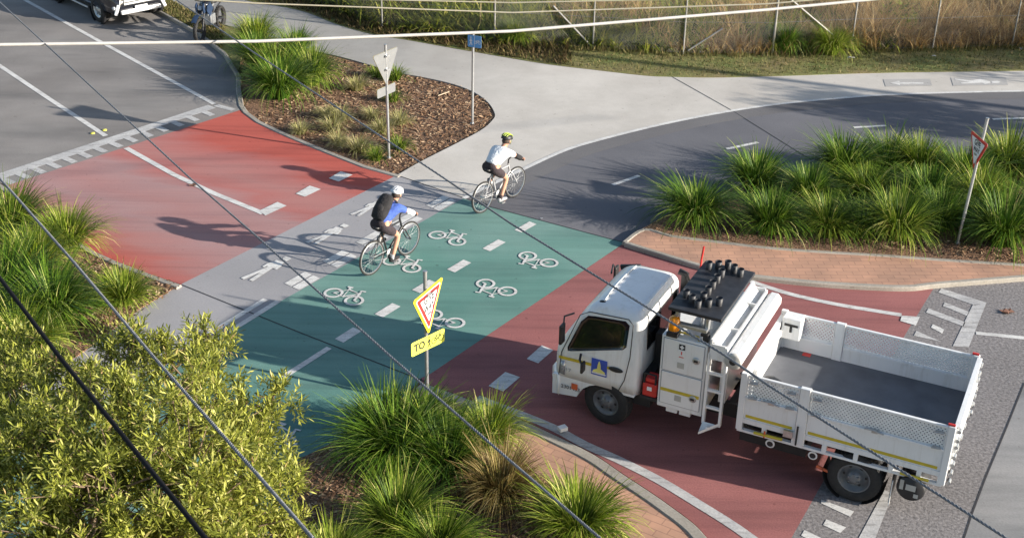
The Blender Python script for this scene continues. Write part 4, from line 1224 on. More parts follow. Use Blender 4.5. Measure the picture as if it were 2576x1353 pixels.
# ---------------------------------------------------------------- growth behind and along the fence
def fence_y(x):
    pts = [(p.x, p.y) for p in fx0]
    if x < pts[0][0]: pts = [(-30, 55), (-12, 42.3), (-9.2, 40.3), (-7, 38.8), (-5.3, 37.0)] + pts
    for a, b in zip(pts[:-1], pts[1:]):
        if x <= b[0]: return a[1] + (b[1] - a[1]) * (x - a[0]) / (b[0] - a[0])
    return pts[-1][1] + (x - pts[-1][0]) * .15
def tall_growth():
    rnd = random.Random(9)
    mb = MB(); mw = MB()
    from mathutils import noise as NZ
    for k in range(9000):
        x = rnd.uniform(-15, 19); dpt = rnd.random() ** 1.4 * 13 + .12
        y = fence_y(x) + dpt
        if abs(x) > y * .43 + 1.2: continue
        wild = NZ.noise(Vector((x * .55, y * .55, 0))) * 1.6 + NZ.noise(Vector((x * 1.7, y * 1.7, 5))) * .8
        h = max(.35, 1.0 + .45 * wild)
        if dpt < .5: h *= .75
        green = NZ.noise(Vector((x * .45, y * .6, 9))) + NZ.noise(Vector((x * 1.5, y * 1.5, 2))) * .5 + (.55 - .07 * (x + 2) if x < 12 else -.4)
        g = green > 0
        for j in range(11):
            p = (x + rnd.gauss(0, .13), y + rnd.gauss(0, .13), 0)
            if g: blade(mw, p, rnd.uniform(0, 6.28), h * rnd.uniform(.45, 1.1), rnd.uniform(.05, .6), rnd.uniform(.3, 1.6), rnd.uniform(.025, .06), 4)
            else: blade(mb, p, rnd.uniform(0, 6.28), h * rnd.uniform(.55, 1.3), rnd.uniform(.02, .45), rnd.uniform(.2, 1.4), rnd.uniform(.018, .045), 4)
    lab(mb.build('dry_grass', STRAW), 'tall straw coloured grass massed behind the wire fence', 'grass', None, 'stuff')
    lab(mw.build('weeds', WEED), 'green weeds growing through the dry grass behind the fence', 'weeds', None, 'stuff')
    # mown verge
    mb = MB()
    for k in range(16000):
        x = rnd.uniform(-8, 16); y = fence_y(x) - rnd.random() ** 1.3 * 3.4
        if x < -1 and y < fence_y(x) - (1.0 + .5 * (x + 8) / 7): continue
        p = None
        gx = x; lim = None
        h = rnd.uniform(.03, .09) + (.12 if y > fence_y(x) - .35 else 0)
        # keep off the path: its far edge
        e = edge_y(x)
        if y < e + .05: continue
        blade(mb, (x, y, .01), rnd.uniform(0, 6.28), h, rnd.uniform(.1, .8), rnd.uniform(.1, .8), rnd.uniform(.012, .03), 2)
    lab(mb.build('verge_grass', VG), 'short brown and green turf blades along the fence', 'grass', None, 'stuff')
    mb = MB()
    va = [G(*p) for p in ((376, 16), (492, 80), (560, 133), (598, 185), (640, 88), (567, 66), (500, 43), (423, 3))]
    for k in range(5000):
        t = rnd.random(); a = va[0].lerp(va[1], t) if rnd.random() < .6 else va[1].lerp(va[2], t)
        b = va[7].lerp(va[6], t) if a.y > va[1].y else va[6].lerp(va[5], t)
        p = a.lerp(b, rnd.random())
        blade(mb, (p.x, p.y, .05), rnd.uniform(0, 6.28), rnd.uniform(.03, .12), rnd.uniform(.1, .8), rnd.uniform(.1, .8), rnd.uniform(.012, .03), 2)
    lab(mb.build('verge_grass', VG), 'patchy brown and green grass on the kerbside verge by the motorcycle', 'grass', None, 'stuff')
    # low scrub and dead leaves between the path and the fence at the left
    mb = MB()
    for k in range(7000):
        x = rnd.uniform(-11, 1.5); e = edge_y(x); f = fence_y(x)
        y = rnd.uniform(e + .05, f + .6)
        h = .12 + .35 * max(0, (y - e) / max(.3, f - e)) * rnd.random()
        blade(mb, (x, y, .01), rnd.uniform(0, 6.28), h, rnd.uniform(.2, 1.1), rnd.uniform(.1, 1.0), rnd.uniform(.015, .04), 3)
    lab(mb.build('scrub', SCRUB), 'brown scrub and dead leaves against the left part of the fence', 'undergrowth', None, 'stuff')
VG = leafy('turf_blade', [(0, (.06, .06, .02)), (.4, (.13, .14, .04)), (.7, (.20, .17, .065)), (1, (.32, .24, .12))], .3, .7)
SCRUB = leafy('scrub_leaf', [(0, (.04, .03, .015)), (.4, (.12, .08, .035)), (.7, (.14, .13, .035)), (1, (.28, .19, .10))], .3, .7)
FE = [G(*p) for p in FAR_E]
def edge_y(x):
    for a, b in zip(FE[:-1], FE[1:]):
        if a.x <= x <= b.x: return a.y + (b.y - a.y) * (x - a.x) / max(1e-6, b.x - a.x)
    return FE[0].y if x < FE[0].x else FE[-1].y
tall_growth()
for a in [
 (2090, 136, .80, .62, 'lime', 'bright green tuft growing through the fence beside the white brace'),
 (1975, 132, .85, .5, 'green', 'dark green tuft at the foot of the tall fence post'),
 (1300, 108, .7, .5, 'olive', 'green tuft growing behind the blue path sign'),
]: clump(*a, z=.02, name='fence_tuft', cat='grass tuft', group='green tufts along the fence')
def shrub(px, py, r, label, mat_, n=420):
    rnd = random.Random(int(px)); b = G(px, py, 0); root = empty('weed_shrub', b, 0, label, 'shrub', 'green shrubs behind the fence')
    lv = MB(); st = MB()
    for k in range(7):
        a = rnd.uniform(0, 6.28); st.tube([(0, 0, 0), (cos(a) * r * .3, sin(a) * r * .3, r * .6), (cos(a) * r * .6, sin(a) * r * .6, r * 1.1)], [.02, .014, .006], 5)
    for k in range(n):
        a, q = rnd.uniform(0, 6.28), rnd.random() ** .5
        blade(lv, (cos(a) * r * q, sin(a) * r * q, r * rnd.uniform(.1, 1.3) * (1.15 - .6 * q * q)), rnd.uniform(0, 6.28), rnd.uniform(.12, .25), rnd.uniform(.3, 1.3), rnd.uniform(.1, .8), rnd.uniform(.05, .09), 3)
    st.build('stem', TWIG, root); lv.build('foliage', mat_, root)
for a in ((1430, 30, .75, 'green shrub behind the fence left of the first brace', WEED), (1760, 25, .85, 'bright shrub behind the fence in the middle', LG['olive']), (1070, 15, .7, 'green shrub behind the fence above the far path', WEED), (1620, 40, .8, 'shrub behind the fence between two braces', LG['olive']), (2250, 92, .7, 'dark shrub behind the fence right of the bright tuft', WEED), (1240, 10, .7, 'weedy shrub behind the fence by the second post', LG['olive'])): shrub(*a)

# ---------------------------------------------------------------- chain link fence
FH = 1.75
def fence():
    root = empty('chain_link_fence', fx0[3], 0, 'galvanised chain link fence along the paddock with bare posts', 'fence')
    o = fx0[3]
    pts = [Vector((p.x, fence_y(p.x), 0)) for p in fx0]
    pts = [Vector((q, fence_y(q), 0)) for q in (-12, -9.2, -7, -5.3)] + pts + [Vector((17, fence_y(17), 0)), Vector((20, fence_y(20), 0))]
    mb = MB()
    for a, b in zip(pts[:-1], pts[1:]):
        L = (b - a).length; t = (b - a) / L
        s_ = .075; x = -FH
        while x < L:
            for sg in (1, -1):
                x0, z0, x1, z1 = (x, .03, x + FH, FH + .03) if sg > 0 else (x + FH, .03, x, FH + .03)
                # clip to the bay
                if sg > 0:
                    if x0 < 0: z0 += -x0; x0 = 0
                    if x1 > L: z1 -= x1 - L; x1 = L
                    if x1 <= x0: continue
                else:
                    if x1 < 0: z1 -= -x1; x1 = 0
                    if x0 > L: z0 += x0 - L; x0 = L
                    if x0 <= x1: continue
                p, q = a + t * x0 + Z_ * z0 - o, a + t * x1 + Z_ * z1 - o
                n = t.cross(Z_) * .0026
                d = (q - p).normalized().cross(t.cross(Z_)) * .0026
                mb.add([p - d, p + n, p + d, q - d, q + n, q + d], [(0, 1, 4, 3), (1, 2, 5, 4), (2, 0, 3, 5)])
            x += s_
    mb.build('wire_mesh', M['wire'], root)
    for i, p in enumerate(pts):
        mb = MB(); h = FH + (.35 if i == 8 else .12)
        mb.tube([p - o, p - o + Z_ * h], .034 if i == 8 else .024, 8); mb.build('post', M['galv'], root)
    mb = MB()
    for z in (FH + .03, .9, .06): mb.tube([p - o + Z_ * z for p in pts], .005, 4)
    mb.build('tension_wire', M['galv'], root)
    def brace(p0, z0, p1, z1):
        a = Vector((p0[0], fence_y(p0[0]) - .03, z0)); b = Vector((p1[0], fence_y(p1[0]) - .04, z1))
        mb = MB(); mb.tube([a - o, b - o], .024, 8); mb.build('brace', M['galv'], root)
    brace((7.0 + .1, 0), FH, (9.2, 0), .1); brace((1.0, 0), 1.15, (2.05, 0), .1); brace((4.7, 0), .12, (5.6, 0), .75)
M['galv'] = plain('galvanised_post', (.27, .26, .24), .6, .3, var=.2, scale=9)
M['wire'] = plain('chain_link_wire', (.24, .23, .21), .6, .3)
fence()

# trees whose shade reaches in from the right
def shade_tree(x, y, zc, r, label, seed):
    rnd = random.Random(seed); root = empty('street_tree', (x, y, 0), 0, label, 'tree')
    mb = MB(); mb.tube([(0, 0, 0), (.05, .03, zc * .5), (0, 0, zc)], [.13, .10, .06], 10)
    lv = MB()
    for k in range(9):
        a = k * 2.4; e = Vector((cos(a) * r * .7, sin(a) * r * .7, zc + rnd.uniform(-.3, .5) * r)); mb.tube([(0, 0, zc * .6), e * .6 + Vector((0, 0, zc * .35)), e], [.05, .03, .012], 6)
        for j in range(420):
            q = Vector((rnd.gauss(0, 1), rnd.gauss(0, 1), rnd.gauss(0, .8))).normalized() * r * .55 * rnd.random() ** .4
            blade(lv, e + q, rnd.uniform(0, 6.28), rnd.uniform(.12, .2), rnd.uniform(.4, 1.8), rnd.uniform(.1, .8), rnd.uniform(.05, .08), 2)
    mb.build('trunk', TWIG, root); lv.build('crown', WEED, root)
shade_tree(21.5, 25.3, 3.5, 1.15, 'leafy tree beyond the right picture edge shading the bike road', 3)
shade_tree(24.5, 30.2, 3.6, 1.9, 'broad leafy tree beyond the right picture edge shading the far verge', 4)
# ---------------------------------------------------------------- signs
M['sign_back'] = plain('sign_back_metal', (.16, .165, .17), .6, .1, var=.08)
M['sign_white'] = plain('white_sign_sheet', (.72, .72, .72), .4, var=.03)
M['sign_red'] = plain('red_sign_sheet', (.55, .035, .03), .4)
M['sign_yellow'] = plain('yellow_sign_sheet', (.80, .62, .03), .4)
M['sign_lime'] = plain('lime_sign_sheet', (.78, .80, .10), .4)
M['sign_blue'] = plain('blue_sign_sheet', (.10, .30, .60), .4)

def tri_outline(s, r, n=5):
    """rounded triangle, point down, half width s"""
    h = s * 1.732
    C3 = [(-s, 0), (0, -h), (s, 0)]
    cx_, cy_ = 0, -h / 3
    out = []
    for k, (x, y) in enumerate(C3):
        d = Vector((cx_ - x, cy_ - y)).normalized()
        c = Vector((x, y)) + d * 2 * r
        a0 = atan2(-d.y, -d.x)
        for j in range(n + 1):
            a = a0 - radians(60) + radians(120) * j / n
            out.append((c.x + r * cos(a), c.y + r * sin(a)))
    return out

def sign_post(name, base, top, label, lean=(0, 0)):
    root = empty(name, base, 0, label, 'street sign', 'road signs on steel poles')
    mb = MB(); e = Vector((lean[0], lean[1], top))
    mb.tube([(0, 0, 0), e], .03, 12); mb.tube([e, e + Z_ * .02], .034, 12); mb.tube([(0, 0, 0), (0, 0, .03)], .05, 10)
    mb.build('pole', M['steel'], root)
    return root

def frame_at(c, ang):
    """sign frame: local x along ang (reading direction), y up, z out of the face"""
    x = Vector((cos(ang), sin(ang), 0)); z = x.cross(Z_)
    return Matrix((x, Z_, z)).transposed(), c

def plate(root, name, poly, c, ang, face, thick=.006, out=0):
    Rm, c = frame_at(c, ang)
    mb = MB()
    mb.prism(poly, lambda p, t: c + Rm @ Vector((p[0], p[1], t)), out - thick, out)
    return mb.build(name, face, root)

def give_way(root, c, ang, s, border):
    """c: middle of the top edge, in the post's frame"""
    b = plate(root, 'triangle_plate', tri_outline(s, .035), c, ang, [M['sign_yellow'] if border else M['sign_red']], .006)
    bk = plate(root, 'plate_back', tri_outline(s * .995, .035), c, ang, M['sign_back'], .006, -.0065)
    h = s * 1.732
    off = lambda k: c + Vector((0, 0, -h * (1 - k) / 3))
    if border:
        plate(b, 'white_edge', tri_outline(s * .83, .03), off(.83), ang, M['sign_white'], .002, .0045)
        plate(b, 'red_band', tri_outline(s * .77, .02), off(.77), ang, M['sign_red'], .002, .0070)
        k = .55
    else: k = .74
    plate(b, 'white_face', tri_outline(s * k, .012), off(k), ang, M['sign_white'], .002, .0095)
    Rm, _ = frame_at(c, ang)
    for body, dz, sz in (('GIVE', .17, .18 * s / .45), ('WAY', .36, .16 * s / .45)):
        text('lettering', body, sz, M['ink'], b, c + Rm @ Vector((0, -h * (.03 + dz), .0115)), Rm, sx=.8, bold=.003)
    br = MB()
    for z in (-.09, -.40):
        br.box(c + Rm @ Vector((0, z * s / .45, -.03)), (.1, .1, .04), Rm @ Matrix.Rotation(pi / 2, 3, 'X'))
    br.build('bracket', M['steel'], root)

def rrect(w_, h_, r=.03, n=4):
    out = []
    for sx, sy, a0 in ((1, 1, 0), (-1, 1, 90), (-1, -1, 180), (1, -1, 270)):
        for j in range(n + 1):
            a = radians(a0 + 90 * j / n); out.append((sx * (w_ / 2 - r) + r * cos(a), sy * (h_ / 2 - r) + r * sin(a)))
    return out

def walker(parent, c, Rm, s, m):
    mb = MB(); f = lambda x, y, t=0: c + Rm @ Vector((x * s, y * s, t))
    for l_, w_ in (([(0, .35), (0, 0)], .16), ([(0, 0), (-.14, -.42)], .09), ([(0, 0), (.15, -.42)], .09), ([(0, .3), (-.16, .04)], .07), ([(0, .3), (.16, .06)], .07), ([(0, .43), (0, .56)], .14)):
        a, b = Vector(l_[0]), Vector(l_[1]); d = (b - a).normalized(); q = Vector((-d.y, d.x)) * w_ / 2
        mb.add([f(*(a + q)), f(*(b + q)), f(*(b - q)), f(*(a - q))], [(3, 2, 1, 0)])
    return mb.build('walker_symbol', m, parent)
def cycle(parent, c, Rm, s, m, name='cycle_symbol'):
    mb = MB(); f = lambda x, y: c + Rm @ Vector((x * s, y * s, 0))
    def ln(p, w_):
        for a, b in zip(p[:-1], p[1:]):
            a, b = Vector(a), Vector(b); d = (b - a).normalized(); q = Vector((-d.y, d.x)) * w_ / 2
            mb.add([f(*(a + q)), f(*(b + q)), f(*(b - q)), f(*(a - q))], [(3, 2, 1, 0)])
    ln(ring((-.3, -.1), .2, 1, 14), .06); ln(ring((.3, -.1), .2, 1, 14), .06); ln([(-.3, -.1), (-.1, .18), (.2, .18), (0, -.1), (-.3, -.1)], .05); ln([(0, -.1), (-.12, .26)], .05); ln([(.3, -.1), (.18, .3), (.28, .32)], .05)
    return mb.build(name, m, parent)

# near sign: give way with yellow border and plate
fb = G(1075, 1018)
s1 = sign_post('give_way_sign', fb, 2.28, 'yellow bordered give way sign with a lime plate reading TO on the near bed')
give_way(s1, Vector((.045, -.02, 2.02)), radians(64), .445, True)
a_ = radians(46); c_ = Vector((.03, -.02, 1.115))
pb = plate(s1, 'plate', rrect(.66, .23), c_, a_, M['sign_lime'], .005)
plate(s1, 'plate_back', rrect(.66, .23), c_, a_, M['sign_back'], .005, -.0055)
Rm, _ = frame_at(c_, a_)
text('lettering', 'TO', .17, M['ink'], pb, c_ + Rm @ Vector((-.17, 0, .003)), Rm, sx=.9, bold=.006)
walker(pb, c_ + Rm @ Vector((.02, -.01, .002)), Rm, .19, M['ink'])
cycle(pb, c_ + Rm @ Vector((.19, .01, .002)), Rm, .24, M['ink'])
# far sign seen from behind
lb = G(978.5, 398)
s2 = sign_post('give_way_sign', lb, 2.56, 'back of a triangular sign and small plate on a pole in the far mulch bed')
give_way(s2, Vector((.03, -.04, 2.43)) + Vector((cos(radians(147)), sin(radians(147)), 0)) * .045, radians(237), .435, True)
c_ = Vector((.02, -.02, 1.56)) + Vector((cos(radians(147)), sin(radians(147)), 0)) * .045
pb = plate(s2, 'plate', rrect(.62, .2), c_, radians(237), M['sign_lime'], .005); plate(s2, 'plate_back', rrect(.62, .2), c_, radians(237), M['sign_back'], .005, -.0055)
Rm, _ = frame_at(c_, radians(237))
text('lettering', 'TO', .12, M['ink'], pb, c_ + Rm @ Vector((-.17, 0, .002)), Rm, sx=.85); walker(pb, c_ + Rm @ Vector((.02, -.01, .002)), Rm, .14, M['ink']); cycle(pb, c_ + Rm @ Vector((.17, 0, .002)), Rm, .18, M['ink'])
# blue shared path sign
bb = G(1188, 312.6, -.03)
s3 = sign_post('path_sign', bb, 2.21, 'small blue walker and cyclist sign on a white pole by the far path', (.02, 0))
c_ = Vector((.05, -.05, 2.02)); a_ = radians(-24)
pb = plate(s3, 'plate', rrect(.34, .28, .02), c_, a_, M['sign_blue'], .005); plate(s3, 'plate_back', rrect(.34, .28, .02), c_, a_, M['sign_back'], .005, -.0055)
Rm, _ = frame_at(c_, a_)
walker(pb, c_ + Rm @ Vector((-.09, -.01, .002)), Rm, .2, M['sign_white']); cycle(pb, c_ + Rm @ Vector((.08, 0, .002)), Rm, .16, M['sign_white'])
mb = MB(); mb.box(c_ + Rm @ Vector((0, 0, .002)), (.008, .002, .26), Rm @ Matrix.Rotation(pi / 2, 3, 'X')); mb.build('divider', M['sign_white'], pb)
# leaning give way on the right
rb = G(2408.5, 612.7, .06)
s4 = sign_post('give_way_sign', rb, 2.45, 'leaning give way sign on a grey pole among the right hand grasses', (.20, .26))
give_way(s4, Vector((.105, .22, 2.10)), radians(-84), .38, False)

# ---------------------------------------------------------------- overhead wires
M['cable_pale'] = plain('weathered_pale_cable', (.42, .41, .40), .6, var=.08)
M['cable_grey'] = plain('grey_twisted_cable', (.17, .175, .19), .6, var=.3, scale=40)
M['cable_black'] = plain('black_insulated_cable', (.012, .012, .014), .8, spec=.1)
M['cable_yellow'] = plain('cream_cable', (.36, .33, .25), .6, var=.1)
def wire(pts, r, m, label, z=7.0, twist=False):
    A, B = G(*pts[0], z), G(*pts[-1], z)
    d = (B - A); d.normalize(); n = Vector((-d.y, d.x, 0))
    P = [ray_on(p[0], p[1], A, n) for p in pts]
    P = [P[0] + (P[0] - P[1]).normalized() * 25] + P + [P[-1] + (P[-1] - P[-2]).normalized() * 25]
    # smooth sag
    t_ = [(p - A).dot(d) for p in P]
    Q = []
    for i in range(len(P) - 1):
        for j in range(6):
            u = j / 6
            p0, p1, p2, p3 = P[max(i - 1, 0)], P[i], P[i + 1], P[min(i + 2, len(P) - 1)]
            Q.append(P[i].lerp(P[i + 1], u))
    Q.append(P[-1])
    mb = MB()
    if twist:
        L = (Q[-1] - Q[0]).length; N = int(L / .05)
        for s_ in range(3):
            W = []
            for k in range(N + 1):
                f = k / N * (len(Q) - 1); i = min(int(f), len(Q) - 2); p = Q[i].lerp(Q[i + 1], f - i)
                a = k * .9 + s_ * 2.094
                W.append(p + (n * cos(a) + Z_ * sin(a)) * r * .52)
            mb.tube(W, r * .52, 5)
    else: mb.tube(Q, r, 8)
    o = mb.build('overhead_wire', m)
    lab(o, label, 'overhead wire', 'overhead wires')
wire([(0, 113), (644, 104.5), (1288, 79), (1932, 25), (2250, -6)], .0165, M['cable_pale'], 'thick pale overhead cable across the top past the blue sign')
wire([(470, -2), (644, 9), (1288, 32.5), (1932, 10.5), (2050, 0)], .0085, M['cable_yellow'], 'lower of the two thin cream wires at the top edge')
wire([(820, -3), (1288, 7.5), (1740, -2)], .0075, M['cable_yellow'], 'upper of the two thin cream wires touching the top edge')
wire([(0, 7), (115, 112), (480, 450), (645, 594), (989, 902), (1288, 1162), (1510, 1353)], .0075, M['cable_grey'], 'thin grey wire from the top left corner past the yellow bordered sign', 7, True)
wire([(443, 0), (644, 136), (1121, 451), (1288, 564), (1821, 892), (1932, 968), (2532, 1353)], .0078, M['cable_grey'], 'thin grey wire crossing the far mulch bed and the truck', 7, True)
wire([(0, 449), (187, 661), (383, 893), (644, 1189), (787, 1353)], .0098, M['cable_grey'], 'grey wire over the left grasses and the bush', 7, True)
wire([(0, 700), (148, 895), (517, 1353)], .0135, M['cable_black'], 'thick black cable over the bush at the lower left', 7)
# the pole whose long shadow falls over the verge
pp = G(2265, 237) + Vector((cos(SUN_AZ), sin(SUN_AZ), 0)) * 22
mb = MB(); mb.tube([(0, 0, 0), (0, 0, 9.5)], [.17, .12], 12); r_ = empty('power_pole', pp, 0, 'tall timber power pole beyond the right picture edge', 'power pole')
mb.build('shaft', TWIG, r_); mb = MB(); mb.box((0, 0, 9.1), (.1, 2.2, .1)); mb.build('crossarm', TWIG, r_)

# ---------------------------------------------------------------- small things on the ground
M['bright_yellow'] = plain('yellow_marker_plastic', (.55, .52, .08), .4)
for x, y, t in ((263, 328, 'yellow raised pavement marker beside the lane line end'), (233, 336, 'yellow raised pavement marker just left of the other one')):
    mb = MB(); mb.lathe([(.055, 0), (.05, .015), (.03, .024), (0, .025)], G(x, y, .004), Z_, 12); lab(mb.build('pavement_marker', M['bright_yellow']), t, 'road marker', 'yellow pavement markers')
mb = MB(); mb.box(G(1415, 1081, .085) + Vector((0, 0, .03)), (.13, .10, .06), Matrix.Rotation(.5, 3, 'Z')); lab(mb.build('kerb_marker', M['sign_white'], bevel=.006), 'small white block on the near kerb beside the truck', 'kerb marker')
M['feather'] = plain('brown_scrap', (.24, .12, .08), .9)
def litter(x, y, s, m, label, seed, cat='litter'):
    rnd = random.Random(seed); mb = MB(); p = G(x, y, .006)
    n = 5; vs = [(i / (n - 1), j / (n - 1)) for i in range(n) for j in range(n)]
    mb.add([p + Vector(((a - .5) * s + rnd.uniform(-.2, .2) * s, (b - .5) * s * .6 + rnd.uniform(-.15, .15) * s, rnd.uniform(.004, .28) * s)) for a, b in vs], [(i * n + j, i * n + j + 1, (i + 1) * n + j + 1, (i + 1) * n + j) for i in range(n - 1) for j in range(n - 1)], 0, True)
    lab(mb.build('litter', m), label, cat, 'scraps of litter')
litter(2535, 786, .20, M['feather'], 'crumpled brown scrap on the chip seal at the right edge', 1)
litter(485, 467, .14, M['feather'], 'brown and white scrap beside the white line on the red road', 2)
litter(2142, 147, .16, M['sign_white'], 'white scrap of paper at the foot of the fence tuft', 3)
litter(2350, 142, .12, M['sign_white'], 'pale scrap in the verge grass below the fence', 4)
litter(2570, 124, .22, M['sign_back'], 'pale plastic bag at the right end of the fence', 5)
litter(2585, 640, .12, M['sign_white'], 'white scrap at the edge of the right hand bed', 6)
litter(1362, 550, .05, M['sign_white'], 'tiny white scrap at the edge of the green lane', 7)
M['stick'] = plain('pale_stick', (.5, .4, .28), .8)
mb = MB(); mb.tube([G(1102, 241, .0), G(1130, 231, .03)], .012, 6); lab(mb.build('stick', M['stick']), 'pale stick lying on the far mulch bed', 'stick')

# ---------------------------------------------------------------- riders and bicycles
M['skin'] = plain('skin', (.50, .27, .18), .55, var=.08)
M['bike_black'] = plain('black_bike_frame', (.02, .02, .023), .35)
M['bike_white'] = plain('pale_bike_frame', (.33, .33, .34), .35)
M['blue_shirt'] = plain('blue_cloth', (.055, .11, .40), .85, var=.15, scale=12)
M['white_cloth'] = plain('white_cloth', (.70, .73, .76), .85, var=.06, scale=9)
M['dark_cloth'] = plain('dark_cloth', (.035, .025, .03), .9, var=.3, scale=12)
M['black_cloth'] = plain('black_cloth', (.016, .015, .017), .9, var=.3, scale=12)
for k in ('blue_shirt', 'white_cloth', 'dark_cloth', 'black_cloth'):      # creases in the cloth
    n_ = M[k].node_tree.nodes; l_ = M[k].node_tree.links
    v_ = coords(n_, l_, (1, 1.6, 3.2)); bump(n_, l_, noise(n_, l_, v_, 9, 3, .6), .55, .05, n_['Principled BSDF'])
M['hair'] = plain('brown_hair', (.06, .04, .03), .8)
M['lime_shell'] = plain('lime_helmet_shell', (.35, .45, .05), .35)

def bicycle(rc, ang, label, fm, carrier=False):
    root = empty('bicycle', rc, ang, label, 'bicycle', 'bicycles being ridden')
    r = .335; WB = 1.02
    f = MB()
    bb, st, hd, hl = (.42, 0, .28), (.27, 0, .80), (.80, 0, .78), (.84, 0, .64)
    f.tube([bb, st], .017, 8); f.tube([(.285, 0, .76), (.80, 0, .77)], .017, 8); f.tube([bb, hl], .021, 8); f.tube([(.79, 0, .82), hl], .02, 8)
    for s in (.055, -.055):
        f.tube([bb, (0, s, r)], .010, 6); f.tube([(.28, 0, .76), (0, s, r)], .009, 6); f.tube([hl, (.88, s * .9, .58), (WB, s, r)], .013, 6)
    f.build('frame', fm, root)
    for x in (0, WB):
        e = bpy.data.objects.new('wheel', None); COL.objects.link(e); e.parent = root; e.location = (x, 0, r); e.empty_display_size = .1
        t = MB(); t.lathe([(r - .02 + .02 * cos(a), .02 * sin(a)) for a in [2 * pi * k / 8 for k in range(9)]], (0, 0, 0), Y_, 40); t.build('tyre', M['rubber'], e)
        t = MB(); t.lathe([(r - .05, -.011), (r - .035, -.013), (r - .035, .013), (r - .05, .011), (r - .05, -.011)], (0, 0, 0), Y_, 40)
        t.tube([(0, -.05, 0), (0, .05, 0)], .018, 8)
        for k in range(28):
            a = 2 * pi * k / 28; t.tube([(.02 * cos(a + .8), .03 * (1 if k % 2 else -1), .02 * sin(a + .8)), ((r - .045) * cos(a), 0, (r - .045) * sin(a))], .0016, 3, caps=False)
        t.build('rim', M['steel'], e)
    t = MB(); t.tube([(.265, 0, .80), (.25, 0, .87)], .013, 6); t.loft([[Vector((x, y * w_, z)) for y, z in ((-1, .885), (0, .90), (1, .885), (0, .865))] for x, w_ in ((.10, .03), (.13, .075), (.2, .07), (.28, .03), (.38, .02))]); t.build('saddle', M['black'], root)
    t = MB(); t.tube([(.79, 0, .82), (.80, 0, .90), (.86, 0, .93)], .015, 6); t.tube([(.90, -.31, .94), (.88, -.12, .95), (.87, 0, .935), (.88, .12, .95), (.90, .31, .94)], .012, 6)
    for s in (1, -1): t.tube([(.90, s * .31, .94), (.89, s * .20, .945)], .018, 6, 1); t.tube([(.93, s * .2, .93), (.95, s * .28, .91)], .007, 4, 1)
    t.build('handlebar', [M['bike_black'], M['black']], root)
    t = MB(); t.lathe([(0, -.004), (.095, -.004), (.10, 0), (.095, .004), (0, .004)], (.42, -.07, .28), Y_, 20)
    ca = radians(-80)
    for s, k in ((-1, 1), (1, -1)):
        p = Vector((.42 + .165 * cos(ca) * k, s * .085, .28 + .165 * sin(ca) * k))
        t.tube([(.42, s * .08, .28), p], .012, 6); t.box(p + Vector((0, s * .05, 0)), (.09, .09, .02))
    t.tube([(.42, -.07, .375), (.0, -.06, r + .035)], .005, 4); t.tube([(.42, -.07, .185), (.0, -.06, r - .035)], .005, 4)
    t.build('crankset', M['steel'], root)
    if carrier:
        t = MB()
        for s in (.07, -.07): t.tube([(0, s, r), (-.12, s, .70)], .006, 4); t.tube([(-.2, s, .70), (.2, s, .70)], .006, 4)
        t.build('rack', M['bike_black'], root)
    return root

def skin(name, pts, edges, radii, mat_, parent, root_i=0, sub=2):
    me = bpy.data.meshes.new(name); me.from_pydata([tuple(p) for p in pts], edges, [])
    o = bpy.data.objects.new(name, me); COL.objects.link(o)
    sk = o.modifiers.new('skin', 'SKIN'); sk.use_smooth_shade = True
    for i, r in enumerate(radii):
        v = me.skin_vertices[0].data[i]; v.radius = r if isinstance(r, tuple) else (r, r); v.use_root = (i == root_i)
    s_ = o.modifiers.new('sub', 'SUBSURF'); s_.levels = sub; s_.render_levels = sub
    bpy.context.view_layer.update()
    dm = bpy.data.meshes.new_from_object(o.evaluated_get(bpy.context.evaluated_depsgraph_get()))
    bpy.data.objects.remove(o)
    dm.materials.clear(); dm.materials.append(mat_)
    for p in dm.polygons: p.use_smooth = True; p.material_index = 0
    n = bpy.data.objects.new(name, dm); COL.objects.link(n)
    if parent: n.parent = parent
    return n

def join_into(o, mb, mat_=None):
    """adds the shapes of mb to the mesh of o, so a body stays one mesh"""
    me = o.data; v0 = [tuple(v.co) for v in me.vertices]; f0 = [tuple(p.vertices) for p in me.polygons]
    b = len(v0); mi = [p.material_index for p in me.polygons]
    nm = bpy.data.meshes.new(me.name)
    nm.from_pydata(v0 + mb.v, [], f0 + [tuple(i + b for i in f) for f in mb.f])
    for m in me.materials: nm.materials.append(m)
    if mat_: nm.materials.append(mat_)
    nm.polygons.foreach_set('material_index', mi + mb.m)
    nm.polygons.foreach_set('use_smooth', [True] * len(nm.polygons))
    o.data = nm

